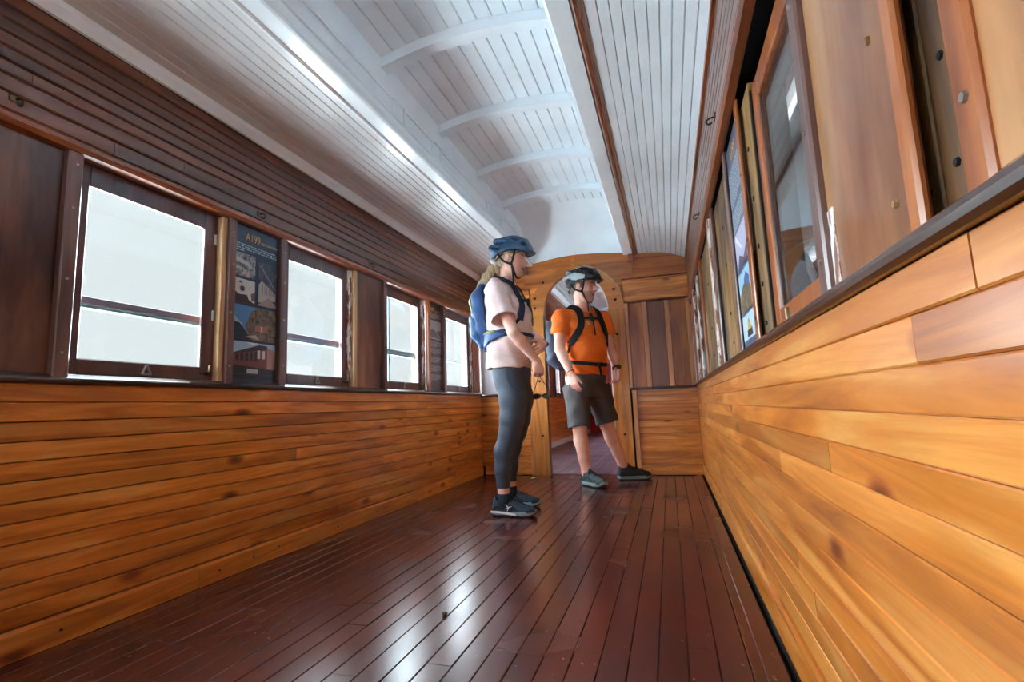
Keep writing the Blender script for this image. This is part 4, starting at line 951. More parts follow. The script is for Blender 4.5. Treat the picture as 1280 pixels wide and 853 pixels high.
def woman():
    g0 = np.array((1.0, 0.0)); y0 = 3.19
    root = empty('person', (-1.22, y0, 0), 'woman in blue helmet, pale pink tee and slate leggings standing in profile, hands joined', 'person')
    sk = skin_mat('fair_skin', (238, 196, 178), None); lip = plain('lips_rose', (186, 104, 100), 0.4)
    H = Head((-1.190, y0, 1.648), (1, -0.04), 0.10, 1.0)
    T = Torso(g0, [(0.90, -1.238, y0, 0.138, 0.192), (1.00, -1.236, y0, 0.138, 0.185), (1.12, -1.226, y0, 0.146, 0.172), (1.25, -1.228, y0, 0.150, 0.176),
                   (1.35, -1.246, y0, 0.132, 0.184), (1.43, -1.262, y0, 0.098, 0.182), (1.485, -1.262, y0, 0.072, 0.130), (1.530, -1.245, y0, 0.060, 0.066)])
    # --- body: one continuous surface
    g = Sdf((-1.46, 2.86, 0.03), (-0.90, 3.53, 1.80), 0.0042)
    add_head(g, H, False)
    g.cone(H.w(-0.030, 0, -0.045), (-1.236, y0, 1.47), 0.050, 0.054, 0.02)
    g.loft(T, 0.02, grow=-0.022, z0=0.96, z1=1.52); g.ell((-1.222, y0, 0.885), (0.108, 0.150, 0.11), 0.04)
    legs = {}
    for s, pts in ((-1, [(-1.220, 3.108, 0.89), (-1.186, 3.085, 0.712), (-1.198, 3.070, 0.582), (-1.214, 3.062, 0.500), (-1.252, 3.055, 0.385), (-1.262, 3.050, 0.273), (-1.262, 3.045, 0.150), (-1.258, 3.045, 0.075)]),
                   (1, [(-1.222, 3.272, 0.89), (-1.205, 3.290, 0.712), (-1.222, 3.305, 0.582), (-1.240, 3.310, 0.500), (-1.288, 3.318, 0.385), (-1.302, 3.325, 0.273), (-1.306, 3.330, 0.150), (-1.302, 3.330, 0.075)])):
        rad = [0.090, 0.086, 0.072, 0.060, 0.058, 0.047, 0.036, 0.036]; legs[s] = (pts, rad); g.chain(pts, [r-0.004 for r in rad], 0.02)
        g.cone(pts[-1], (pts[-1][0]+0.05, pts[-1][1]-0.002, 0.040), 0.028, 0.016, 0.010)
    Rs, Re, Rw = np.array((-1.262, 3.025, 1.425)), np.array((-1.135, 2.965, 1.115)), np.array((-1.031, 3.095, 0.950))
    Ls, Le, Lw = np.array((-1.262, 3.355, 1.425)), np.array((-1.172, 3.425, 1.185)), np.array((-1.005, 3.205, 1.060))
    for a, b, c in ((Rs, Re, Rw), (Ls, Le, Lw)):
        g.chain([a, a*0.5+b*0.5, b], [0.052, 0.045, 0.037], 0.02); m = b*0.7+c*0.3; g.chain([b, m, c], [0.036, 0.039, 0.0255], 0.012)
    add_hand(g, Rw, (0.17, 0.05, -1), (-0.6, 0.75, 0.05), (0.7, 0.6, 0), [0.95, 1.0, 1.05, 1.1], 0.98, (0.85, 0.35, 0.45))
    add_hand(g, Lw, (-0.14, -0.90, -0.42), (-0.94, 0.16, -0.20), (0, 0, 1), [0.60, 0.64, 0.68, 0.72], 0.98, (0.7, 0.55, 0.2))
    def pick(P):
        f, l, u = H.loc(P); return ((np.abs(u+0.0685) < 0.0125-0.25*np.abs(l)) & (np.abs(l) < 0.026) & (f > 0.078)).astype(int)
    g.build('body', sk, root, 1, mats=[sk, lip], pick=pick)
    eyes(H, root, (70, 90, 100)); brows(H, root, plain('fair_brow', (140, 110, 84), 0.8))
    # --- hair drawn back into a ponytail with a pale scrunchie
    hm = wood('ash_blonde_hair', [(120, 100, 76), (176, 154, 122), (214, 196, 166)], 'z', rough=0.5, coat=0.0, rand=0.05, grain=40, blotch=0.3)
    g = Sdf((-1.56, 3.02, 1.26), (-1.05, 3.36, 1.80), 0.0042)
    H.ell(g, (-0.016, 0, 0.034), (0.103, 0.081, 0.091), 0.01); H.ell(g, (-0.060, 0, -0.020), (0.046, 0.062, 0.050), 0.02)
    H.cone(g, (0.03, -0.074, 0.02), (-0.01, -0.080, 0.012), 0.012, 0.012, 0.01); H.cone(g, (0.03, 0.074, 0.02), (-0.01, 0.080, 0.012), 0.012, 0.012, 0.01)
    H.ell(g, (0.100, 0, -0.035), (0.090, 0.110, 0.090), 0.006, '-')
    for s in (-1, 1): H.ell(g, (0.000, s*0.095, -0.022), (0.030, 0.040, 0.040), 0.006, '-')
    g.chain([(-1.300, y0, 1.640), (-1.335, y0, 1.600), (-1.370, y0-0.005, 1.545), (-1.408, y0-0.005, 1.480), (-1.452, y0-0.01, 1.430), (-1.482, y0-0.01, 1.385), (-1.492, y0-0.01, 1.325)],
            [0.016, 0.026, 0.031, 0.031, 0.028, 0.022, 0.006], 0.02, ((0.5, 0, 1), 0.8))
    g.chain([(-1.290, y0-0.03, 1.62), (-1.285, y0-0.045, 1.57), (-1.272, y0-0.05, 1.52)], [0.012, 0.010, 0.004], 0.01)
    g.wrinkle(0.006, [(10, 150, 12), (30, 210, 30), (6, 95, 9)], 3); g.build('hair', hm, root, 1)
    g = Sdf((-1.36, 3.12, 1.58), (-1.25, 3.26, 1.70), 0.0035); c = np.array((-1.305, y0, 1.636)); n = np.array((0.75, 0, 0.65)); n /= np.linalg.norm(n); e1 = np.array((0, 1.0, 0)); e2 = np.cross(n, e1)
    ring = [c+(e1*math.cos(a)+e2*math.sin(a))*0.027 for a in np.linspace(0, 2*math.pi, 13)]; g.chain(ring, [0.015+0.005*(i % 2) for i in range(13)], 0.006)
    g.build('scrunchie', cloth('pale_scrunchie', (196, 184, 178)), root, 1)
    # --- clothes
    pink = cloth('pale_pink_jersey', (226, 204, 202), noise=0.03, nscale=60, bump=0.08)
    g = Sdf((-1.42, 2.84, 0.88), (-1.04, 3.54, 1.56), 0.005)
    g.loft(T, 0.02, z0=0.908, z1=1.515)
    for s, a, b, e in ((-1, Rs, Re, (-1.186, 2.950, 1.200)), (1, Ls, Le, (-1.205, 3.432, 1.205))):
        g.ell(a+np.array((0, -0.002*s, -0.002)), (0.066, 0.062, 0.066), 0.03); g.frustum(a+(np.array(e)-a)*0.05, e, 0.064, 0.084, 0.03)
    g.wrinkle(0.010, [(30, 10, 42), (-22, 14, 60), (44, -20, 18), (10, 30, -38), (60, 20, 26)], 5)
    for a, e in ((Rs, (-1.186, 2.950, 1.200)), (Ls, (-1.205, 3.432, 1.205))):
        e = np.array(e); d = (e-a)/np.linalg.norm(e-a); g.frustum(e-d*0.05, e+d*0.02, 0.060, 0.078, 0.004, '-')
    g.cone(H.w(-0.03, 0, -0.05), (-1.228, y0, 1.50), 0.055, 0.060, 0.008, None, '-'); g.cone((-1.205, y0, 1.53), (-1.19, y0, 1.50), 0.045, 0.040, 0.01, None, '-')
    g.build('t_shirt', pink, root, 1)
    slate = plain('slate_stretch_jersey', (58, 68, 84), 0.65, noise=0.05, nscale=40, bump=0.05)
    g = Sdf((-1.42, 2.94, 0.14), (-1.04, 3.46, 1.0), 0.005)
    g.ell((-1.224, y0, 0.885), (0.126, 0.170, 0.120), 0.04); g.ell((-1.236, 3.115, 0.805), (0.074, 0.080, 0.080), 0.05); g.ell((-1.236, 3.265, 0.805), (0.074, 0.080, 0.080), 0.05)
    for s in (-1, 1): g.chain(legs[s][0][:7], [r+0.003 for r in legs[s][1][:7]], 0.025)
    g.clip((0, 0, -1), -0.166); g.clip((0, 0, 1), 0.935); g.build('leggings', slate, root, 1)
    seam = plain('legging_seam', (40, 48, 62), 0.7)
    tube('seam', catmull([(-1.205, 3.008, 0.90), (-1.20, 3.000, 0.84), (-1.175, 2.998, 0.79), (-1.135, 3.010, 0.755)], 5), 0.0022, seam, root, 6)
    sock = cloth('navy_sock', (30, 46, 62))
    for s in (-1, 1):
        p = legs[s][0]; g = Sdf((p[7][0]-0.08, p[7][1]-0.07, 0.05), (p[7][0]+0.08, p[7][1]+0.07, 0.15), 0.004); g.chain([p[7], (p[6][0], p[6][1], 0.16)], [0.042, 0.037], 0.01); g.clip((0, 0, 1), 0.135); g.clip((0, 0, -1), -0.06); g.build('sock', sock, root, 1)
    tube('wrist_band', [Lw+np.array(v) for v in ((0.030, 0.012, 0.0), (0.0, 0.016, 0.030), (-0.028, 0.020, 0.0), (0.0, 0.016, -0.030), (0.030, 0.012, 0.0))], 0.006, BLK, root, 6)
    um = plain('dark_teal_mesh', (34, 56, 76), 0.7, noise=0.35, nscale=70, bump=0.2); mid = plain('white_foam', (206, 218, 224), 0.5); mid2 = plain('blue_grey_foam', (126, 156, 172), 0.5); dk = plain('dark_rubber', (30, 36, 42), 0.7); lace = plain('dark_lace', (24, 28, 36), 0.8)
    def mark(P, r):
        w = plain('white_print', (228, 232, 234), 0.5)
        for pts, rr in (([P(0.36, -0.047, 0.052), P(0.43, -0.047, 0.062), P(0.50, -0.046, 0.068)], [0.002, 0.004, 0.002]), ([P(0.43, -0.047, 0.062), P(0.39, -0.047, 0.072), P(0.365, -0.046, 0.078)], [0.004, 0.003, 0.0015]), ([P(0.43, -0.048, 0.061), P(0.415, -0.048, 0.048), P(0.40, -0.048, 0.038)], [0.004, 0.003, 0.0015])):
            tube('side_mark', pts, rr, w, r, 6)
        ribbon('sole_stripe', [P(0.02, -0.0355, 0.030), P(0.16, -0.0385, 0.030), P(0.38, -0.0385, 0.024), P(0.58, -0.0450, 0.016)], [np.array((0, -1.0, 0))]*4, 0.012, 0.002, w, r)
    shoe(root, (-1.345, 3.050), (-1.052, 3.040), (um, mid2, dk, lace), 0.95, 0.095, 0.0, mark)
    shoe(root, (-1.390, 3.332), (-1.105, 3.350), (um, mid2, dk, lace), 0.95, 0.095)
    # --- helmet
    blue = plain('matt_blue_shell', (50, 86, 120), 0.45, coat=0.1)
    hv = [((-0.070, 0.118, 0.098), (0.050, 0.058, 0.020), 6), ((-0.085, 0.122, 0.052), (0.034, 0.056, 0.013), -8), ((0.038, 0.098, 0.118), (0.036, 0.045, 0.016), -16), ((0.098, 0.062, 0.082), (0.020, 0.030, 0.012), -35), ((-0.02, 0.036, 0.165), (0.048, 0.013, 0.03), 0)]
    helmet(H, 'bike_helmet', 'matt blue vented bike helmet worn by the woman with the ponytail', blue, None, None, blue, hv,
           [(0.026, -0.080, -0.050), (0.036, -0.078, -0.095), (0.046, -0.080, -0.150), (0.052, -0.080, -0.196)])
    # --- small blue backpack
    pk = empty('backpack', (-1.42, y0, 1.03), 'slim blue backpack with yellow zip on the back of the woman in pink', 'backpack')
    bm_ = cloth('blue_ripstop', (36, 78, 132), 0.6, 0.12, 18, 0.25); nav = cloth('navy_mesh_strap', (30, 44, 78), 0.75, 0.15, 120, 0.2); yel = plain('yellow_green_piping', (196, 206, 96), 0.6)
    g = Sdf((-1.52, 3.02, 1.00), (-1.20, 3.36, 1.50), 0.005)
    ax = [(-1.405, 1.452, 0.045), (-1.425, 1.385, 0.062), (-1.412, 1.280, 0.066), (-1.400, 1.180, 0.062), (-1.378, 1.090, 0.050), (-1.362, 1.055, 0.034)]
    for o in (-0.07, -0.025, 0.025, 0.07): g.chain([(x+(abs(o) > 0.05)*0.012, y0+o*(0.80 if i == 0 else 1.0 if i < 4 else 0.8), z) for i, (x, z, r) in enumerate(ax)], [r-(0.008 if abs(o) > 0.05 else 0) for x, z, r in ax], 0.02)
    g.wrinkle(0.005, [(18, 26, 40), (-30, 18, 55), (40, 30, -20)], 11); g.loft(T, 0.004, '-', grow=0.004, z0=0.95, z1=1.52); g.build('pack_body', bm_, pk, 1)
    g = Sdf((-1.50, 3.02, 1.00), (-1.30, 3.36, 1.30), 0.005)
    for o in (-0.06, 0.0, 0.06): g.chain([(-1.440, y0+o, 1.245), (-1.428, y0+o, 1.16), (-1.398, y0+o*0.9, 1.085)], [0.050, 0.050, 0.036], 0.02)
    g.wrinkle(0.004, [(18, 36, 40), (-30, 18, 65)], 12); g.loft(T, 0.004, '-', grow=0.006, z0=0.95, z1=1.52); g.build('front_pocket', cloth('mid_blue_ripstop', (44, 92, 146), 0.6, 0.12, 18, 0.25), pk, 1)
    for s in (-1, 1): tube('zip_piping', catmull([(-1.440, y0+s*0.075, 1.440), (-1.462, y0+s*0.098, 1.390), (-1.452, y0+s*0.108, 1.300), (-1.440, y0+s*0.108, 1.225)], 5), 0.0045, yel, pk, 6)
    for s in (-1, 1):
        q = [T.pt(s*150, 1.36, 0.004), T.pt(s*128, 1.455, 0.006), T.pt(s*96, 1.492, 0.010), T.pt(s*55, 1.466, 0.010), T.pt(s*40, 1.40, 0.008), T.pt(s*38, 1.31, 0.006), T.pt(s*52, 1.21, 0.006)]
        ribbon('shoulder_strap', [p for p, n in q], [n for p, n in q], 0.052, 0.010, nav, pk)
        q = [T.pt(s*50, 1.22, 0.007), T.pt(s*72, 1.155, 0.008), T.pt(s*105, 1.135, 0.008), T.pt(s*135, 1.15, 0.006)]; ribbon('side_strap', [p for p, n in q], [n for p, n in q], 0.020, 0.004, nav, pk)
        g = Sdf((-1.45, 2.94, 0.99), (-1.10, 3.44, 1.22), 0.005)
        pts = [T.pt(s*a, z, 0.006)[0] for a, z in ((158, 1.075), (132, 1.10), (108, 1.115), (86, 1.118))]; g.chain(pts, [0.050, 0.042, 0.030, 0.014], 0.02)
        g.loft(T, 0.004, '-', grow=0.001, z0=0.9, z1=1.5); T2 = Torso(g0, np.stack([T.z, T.cx, T.cy, T.rx+0.020, T.ry+0.020], 1))
        f0 = g.f.copy(); g2 = Sdf((-1.45, 2.94, 0.99), (-1.10, 3.44, 1.22), 0.005); g2.loft(T2, 0.004, z0=0.9, z1=1.5); g.f = np.maximum(f0, g2.f); g.build('hip_wing', bm_, pk, 1)
        tube('pocket_zip', [T.pt(s*a, z, 0.025)[0] for a, z in ((140, 1.135), (124, 1.140), (104, 1.136))], 0.004, yel, pk, 6)
    q = [T.pt(a, 1.118, 0.004) for a in range(-88, 89, 16)]; ribbon('waist_strap', [p for p, n in q], [n for p, n in q], 0.024, 0.003, nav, pk, 2)
    q = [T.pt(a, 1.345, 0.016) for a in (-38, -20, 0, 20, 38)]; ribbon('chest_strap', [p for p, n in q], [n for p, n in q], 0.018, 0.003, nav, pk, 3)
    mesh('buckle', *tube_data([T.pt(0, 1.325, 0.022)[0], T.pt(0, 1.365, 0.022)[0]], 0.014, 6), BUCK, pk); p = T.pt(4, 1.345, 0.024)[0]
    ribbon('strap_tail', [p, p+np.array((0.016, 0.0, -0.05)), p+np.array((0.020, 0.0, -0.11)), p+np.array((0.018, 0, -0.15))], [np.array((1.0, 0, 0.2))]*4, 0.016, 0.003, nav, pk)
    # --- sunglasses hanging from her fingers
    hd = Rw+np.array((0.012, 0.012, -0.100)); gl = empty('sunglasses', tuple(hd+np.array((0, 0, -0.14))), 'dark-framed sunglasses hanging by their arms from the hand of the woman in pink', 'sunglasses')
    fm = plain('tortoise_frame', (46, 30, 24), 0.3, noise=0.3, nscale=60); lm = plain('smoky_lens', (52, 40, 36), 0.1, coat=0.5)
    zc = hd[2]-0.130; cx, cy = hd[0]+0.010, hd[1]
    for s in (-1, 1):
        cc = np.array((cx+s*0.034, cy-s*0.006, zc)); ring = [cc+np.array((math.cos(a)*0.029, -math.cos(a)*0.005+math.sin(a)*0.012, math.sin(a)*0.016)) for a in np.linspace(0, 2*math.pi, 15)]
        tube('rim', ring, 0.0034, fm, gl, 6)
        o = mesh('lens', [tuple(p) for p in ring[:-1]]+[tuple(p+np.array((0, 0.002, 0))) for p in ring[:-1]], [list(range(14)), list(range(14, 28))[::-1]]+[[i, (i+1) % 14, 14+(i+1) % 14, 14+i] for i in range(14)], lm, gl)
        tube('temple_arm', catmull([(cx+s*0.064, cy-s*0.011, zc+0.004), (cx+s*0.040, cy-s*0.004, zc+0.055), (hd[0]+s*0.010, cy, hd[2]-0.020), (hd[0]+s*0.006, cy, hd[2]+0.010)], 4), 0.003, fm, gl, 6)
    tube('bridge', [(cx-0.007, cy, zc+0.004), (cx, cy-0.001, zc+0.008), (cx+0.007, cy, zc+0.004)], 0.0032, fm, gl, 6)
woman()

def man():
    F = np.array((0.68, -0.733)); L = np.array((0.733, 0.68)); f3 = np.array((F[0], F[1], 0)); l3 = np.array((L[0], L[1], 0)); zz = np.array((0, 0, 1.0))
    root = empty('person', (-0.86, 4.40, 0), 'man in orange tee and dark shorts standing in the arched doorway with one foot forward', 'person')
    sk = skin_mat('ruddy_skin', (236, 186, 166), None); lip = plain('lips_brown', (160, 92, 84), 0.45); stub = plain('stubbled_skin', (186, 136, 120), 0.6, noise=0.15, nscale=120)
    H = Head((-0.880, 4.30, 1.668), (0.95, -0.31), 0.06, 1.10)
    c0 = np.array((-0.925, 4.405))
    sec = lambda z, fo, rx, ry: (z, c0[0]+F[0]*fo, c0[1]+F[1]*fo, rx, ry)
    T = Torso(F, [sec(0.905, 0.012, 0.142, 0.182), sec(1.00, 0.022, 0.145, 0.178), sec(1.10, 0.028, 0.152, 0.180), sec(1.24, 0.020, 0.145, 0.190), sec(1.35, 0.010, 0.132, 0.205), sec(1.43, 0.0, 0.110, 0.205), sec(1.485, -0.004, 0.080, 0.140), sec(1.535, 0.004, 0.064, 0.072)])
    g = Sdf((-1.24, 3.98, 0.03), (-0.42, 4.76, 1.84), 0.0046)
    add_head(g, H, True); g.cone(H.w(-0.028, 0, -0.045), (c0[0]+0.012, c0[1]-0.02, 1.48), 0.064, 0.068, 0.02)
    g.loft(T, 0.02, grow=-0.022, z0=0.92, z1=1.52); g.ell((c0[0], c0[1], 0.88), (0.115, 0.115, 0.10), 0.04)
    legs = {-1: [(-1.000, 4.355, 0.88), (-0.992, 4.310, 0.66), (-0.978, 4.262, 0.47), (-0.975, 4.266, 0.36), (-0.957, 4.262, 0.22), (-0.942, 4.255, 0.105), (-0.938, 4.250, 0.06)],
            1: [(-0.845, 4.465, 0.88), (-0.812, 4.480, 0.66), (-0.782, 4.492, 0.485), (-0.752, 4.520, 0.37), (-0.705, 4.545, 0.23), (-0.672, 4.560, 0.125), (-0.664, 4.562, 0.06)]}
    rad = [0.098, 0.082, 0.060, 0.058, 0.047, 0.037, 0.037]
    for s in (-1, 1): g.chain(legs[s], rad, 0.02); p = np.array(legs[s][2]); g.ell(p+f3*0.022+zz*-0.005, (0.034, 0.034, 0.042), 0.02)
    for a, b in (((-0.938, 4.250, 0.055), (-0.850, 4.165, 0.045)), ((-0.664, 4.562, 0.055), (-0.540, 4.590, 0.045))): g.cone(a, b, 0.036, 0.026, 0.015)
    Rs, Re, Rw = np.array((-1.085, 4.258, 1.420)), np.array((-1.105, 4.215, 1.135)), np.array((-1.004, 4.140, 0.915))
    Ls, Le, Lw = np.array((-0.772, 4.548, 1.420)), np.array((-0.705, 4.575, 1.130)), np.array((-0.662, 4.500, 0.955))
    for a, b, c in ((Rs, Re, Rw), (Ls, Le, Lw)):
        g.chain([a, a*0.5+b*0.5, b], [0.062, 0.056, 0.044], 0.02); m = b*0.68+c*0.32; g.chain([b, m, c], [0.043, 0.045, 0.030], 0.014)
    add_hand(g, Rw, (0.25, -0.08, -1), (0.45, 0.85, 0.05), (0.85, -0.45, 0), [0.30, 0.38, 0.42, 0.46], 1.08, (0.85, 0.45, 0.25))
    add_hand(g, Lw, (0.02, -0.14, -1), (-0.73, -0.66, 0), (F[0], F[1], 0), [0.60, 0.66, 0.7, 0.74], 1.08, (0.8, 0.5, 0.3))
    def pick(P):
        f, l, u = H.loc(P); r = np.zeros(len(P), int)
        st = (u < -0.045) & (f > 0.015) & (u > -0.125) & (u < -0.045+0.0*f) & ~((np.abs(l) > 0.05) & (f < 0.015)) | ((u < -0.042) & (u > -0.062) & (f > 0.085) & (np.abs(l) < 0.03))
        r[st] = 2; r[(np.abs(u+0.0685) < 0.0115-0.25*np.abs(l)) & (np.abs(l) < 0.026) & (f > 0.078)] = 1; return r
    g.build('body', sk, root, 1, mats=[sk, lip, stub], pick=pick)
    eyes(H, root, (70, 80, 90)); brows(H, root, plain('brown_brow', (84, 60, 44), 0.8))
    hm = wood('brown_grey_hair', [(70, 54, 42), (112, 90, 70), (146, 124, 100)], 'z', rough=0.6, coat=0.0, rand=0.05, grain=40, blotch=0.3)
    g = Sdf(H.c-0.16, H.c+0.16, 0.0042)
    H.ell(g, (-0.018, 0, 0.026), (0.101, 0.080, 0.086), 0.01); H.ell(g, (-0.068, 0, -0.022), (0.044, 0.062, 0.046), 0.02); H.ell(g, (0.105, 0, -0.030), (0.092, 0.120, 0.090), 0.006, '-')
    for s in (-1, 1): H.ell(g, (0.000, s*0.095, -0.030), (0.034, 0.045, 0.046), 0.006, '-'); H.cone(g, (0.012, s*0.074, 0.02), (0.012, s*0.075, -0.012), 0.010, 0.006, 0.006)
    g.wrinkle(0.004, [(80, 80, 90), (-90, 60, 120), (60, -110, 40)], 4); g.build('hair', hm, root, 1)
    org = cloth('orange_jersey', (240, 112, 22), 0.8, 0.04, 50, 0.08)
    g = Sdf((-1.24, 4.02, 0.86), (-0.56, 4.76, 1.58), 0.0055)
    g.loft(T, 0.02, z0=0.912, z1=1.525); hems = {}
    for s, a, b, r0 in ((-1, Rs, Re, 0.0), (1, Ls, Le, 0.0)):
        d = (b-a)/np.linalg.norm(b-a); e = a+d*0.165; hems[s] = (e, d); g.ell(a-zz*0.004, (0.078, 0.078, 0.078), 0.03); g.frustum(a+d*0.01, e, 0.075, 0.080, 0.03)
    g.wrinkle(0.010, [(26, 18, 46), (-24, 30, 62), (40, -30, 24), (10, 16, -52)], 8)
    for s in (-1, 1): e, d = hems[s]; g.frustum(e-d*0.04, e+d*0.03, 0.064, 0.074, 0.004, '-')
    g.cone(H.w(-0.03, 0, -0.05), (c0[0]+0.016, c0[1]-0.024, 1.50), 0.068, 0.074, 0.008, None, '-'); g.build('t_shirt', org, root, 1)
    # small pale emblem printed on the chest
    w = plain('pale_print', (226, 214, 204), 0.6)
    for i, (a0, a1, z) in enumerate(((-24, -9, 1.352), (-22, -10, 1.338))): q = [T.pt(a, z, 0.006) for a in np.linspace(a0, a1, 4)]; ribbon('chest_print', [p for p, n in q], [n for p, n in q], 0.007, 0.001, w, root, 2)
    # shorts
    gry = cloth('charcoal_shorts', (74, 68, 70), 0.75, 0.06, 60, 0.1)
    g = Sdf((-1.20, 4.10, 0.44), (-0.60, 4.68, 0.98), 0.0055)
    TS = Torso(F, [sec(0.70, 0.0, 0.130, 0.195), sec(0.80, 0.0, 0.142, 0.190), sec(0.90, 0.004, 0.138, 0.178), sec(0.96, 0.008, 0.134, 0.170)])
    g.loft(TS, 0.02, z0=0.72, z1=0.955)
    cuffs = (((-1.000, 4.350, 0.80), (-0.980, 4.262, 0.462), 0.115, 0.092), ((-0.842, 4.465, 0.80), (-0.775, 4.498, 0.492), 0.115, 0.096))
    for a, b, ra, rb in cuffs: g.frustum(a, b, ra, rb, 0.03)
    g.wrinkle(0.008, [(40, 30, 16), (-34, 44, 22), (22, -18, 46)], 9)
    for a, b, ra, rb in cuffs: a, b = np.array(a), np.array(b); d = (b-a)/np.linalg.norm(b-a); g.frustum(b-d*0.09, b+d*0.03, rb-0.022, rb-0.006, 0.004, '-')
    g.build('shorts', gry, root, 1)
    um = plain('dark_green_grey_mesh', (46, 66, 70), 0.7, noise=0.4, nscale=60, bump=0.2); mid = plain('pale_green_foam', (128, 158, 152), 0.55); dk = plain('black_lug_rubber', (26, 28, 30), 0.7); lc = plain('brown_black_lace', (44, 36, 32), 0.8)
    bk = plain('black_mesh', (28, 34, 38), 0.7, noise=0.4, nscale=60, bump=0.2)
    shoe(root, (-0.975, 4.285), (-0.775, 4.085), (um, mid, dk, lc), 1.06, 0.098); shoe(root, (-0.728, 4.545), (-0.432, 4.605), (bk, mid, dk, lc), 1.06, 0.100)
    # watch, bracelet, ring
    wd_ = (Lw-Le)/np.linalg.norm(Lw-Le); e1 = np.cross(wd_, (0, 0, 1)); e1 /= np.linalg.norm(e1); e2 = np.cross(wd_, e1); c = Lw-wd_*0.012
    tube('watch_strap', [c+(e1*math.cos(a)+e2*math.sin(a))*0.0335 for a in np.linspace(0, 2*math.pi, 17)], 0.008, BLK, root, 6)
    o = -F[1]*0; fc = c+np.array((0.020, -0.030, 0.006)); wc = empty('watch', tuple(fc), parent=root); nrm = np.array((0.45, -0.85, 0.2)); nrm /= np.linalg.norm(nrm)
    mesh('case', *tube_data([fc-nrm*0.006, fc+nrm*0.004], 0.021, 14), BUCK, wc); mesh('face', *tube_data([fc+nrm*0.004, fc+nrm*0.0055], 0.016, 14), plain('grey_dial', (90, 92, 92), 0.2), wc)
    rd = (Rw-Re)/np.linalg.norm(Rw-Re); e1 = np.cross(rd, (1, 0, 0)); e1 /= np.linalg.norm(e1); e2 = np.cross(rd, e1); tube('bracelet', [Rw-rd*0.012+(e1*math.cos(a)+e2*math.sin(a))*0.0325 for a in np.linspace(0, 2*math.pi, 17)], 0.003, plain('dark_cord', (50, 38, 40), 0.7), root, 6)
    # helmet in grey, white and black
    ms = [plain('gunmetal_shell', (44, 52, 62), 0.35, coat=0.3), plain('silver_white_shell', (168, 180, 188), 0.35, coat=0.3), plain('black_shell', (20, 21, 25), 0.3, coat=0.3)]
    def pk_(f, l, u):
        r = np.zeros(len(f), int); al = np.abs(l); v = u+0.30*f
        r[(al > 0.045) & (v > 0.030) & (v < 0.092) & (f < 0.060)] = 1; r[(u > 0.125) & (al > 0.030) & (al < 0.064) & (f < 0.03)] = 1; r[(f > 0.055) | ((u > 0.118) & (f > 0.0))] = 2; r[(f < -0.10) & (u > 0.035) & (u < 0.085)] = 1
        return r
    hv = [((-0.072, 0.090, 0.110), (0.048, 0.048, 0.013), 18), ((-0.095, 0.100, 0.046), (0.030, 0.050, 0.010), 22), ((0.030, 0.080, 0.124), (0.042, 0.044, 0.013), -6), ((0.098, 0.058, 0.085), (0.022, 0.030, 0.011), -30), ((-0.02, 0.034, 0.165), (0.048, 0.012, 0.03), 0)]
    helmet(H, 'bike_helmet', 'grey, white and black vented bike helmet on the man in orange', ms[0], ms, pk_, ms[2], hv,
           [(0.046, -0.030, -0.122), (0.046, -0.020, -0.160), (0.048, -0.012, -0.200)])
    # dark backpack with black straps
    pk = empty('backpack', (-1.10, 4.60, 0.98), 'dark navy backpack with black straps on the man in orange', 'backpack'); nv = cloth('navy_pack_cloth', (42, 54, 76), 0.7, 0.12, 20, 0.2)
    g = Sdf((-1.36, 4.34, 0.92), (-0.88, 4.86, 1.52), 0.006)
    b0 = np.array((c0[0], c0[1], 0))-f3*0.245-l3*0.045
    for o in (-0.10, -0.035, 0.035, 0.10): g.chain([b0+l3*o*0.8+zz*1.44+f3*0.03, b0+l3*o+zz*1.34, b0+l3*o+zz*1.20-f3*0.01, b0+l3*o+zz*1.08, b0+l3*o*0.8+zz*1.01+f3*0.04], [0.060, 0.078, 0.082, 0.076, 0.044], 0.03)
    g.wrinkle(0.005, [(18, 26, 40), (-30, 18, 55), (40, 30, -20)], 21); g.loft(T, 0.004, '-', grow=0.004, z0=0.9, z1=1.53); g.build('pack_body', nv, pk, 1)
    g = Sdf((-1.40, 4.34, 0.92), (-0.88, 4.90, 1.36), 0.006)
    for o in (-0.08, 0, 0.08): g.chain([b0-f3*0.055+l3*o+zz*1.25, b0-f3*0.055+l3*o+zz*1.14, b0-f3*0.03+l3*o+zz*1.05], [0.050, 0.052, 0.040], 0.02)
    g.wrinkle(0.004, [(18, 36, 40), (-30, 18, 65)], 22); g.build('front_pocket', cloth('slate_pack_cloth', (58, 70, 92), 0.7, 0.12, 20, 0.2), pk, 1)
    for s in (-1, 1):
        q = [T.pt(s*150, 1.40, 0.004), T.pt(s*125, 1.468, 0.008), T.pt(s*94, 1.500, 0.012), T.pt(s*56, 1.475, 0.012), T.pt(s*42, 1.40, 0.010), T.pt(s*44, 1.31, 0.008), T.pt(s*60, 1.225, 0.008), T.pt(s*76, 1.17, 0.006)]
        ribbon('shoulder_strap', [p for p, n in q], [n for p, n in q], 0.058, 0.011, BLK, pk)
        q = [T.pt(s*74, 1.18, 0.008), T.pt(s*88, 1.11, 0.006), T.pt(s*120, 1.05, 0.006)]; ribbon('side_strap', [p for p, n in q], [n for p, n in q], 0.022, 0.004, BLK, pk)
    q = [T.pt(a, 1.388, 0.016) for a in (-42, -21, 0, 21, 42)]; ribbon('chest_strap', [p for p, n in q], [n for p, n in q], 0.020, 0.004, BLK, pk, 3)
    mesh('buckle', *tube_data([T.pt(-2, 1.365, 0.024)[0], T.pt(-2, 1.425, 0.020)[0]], 0.018, 6), BUCK, pk)
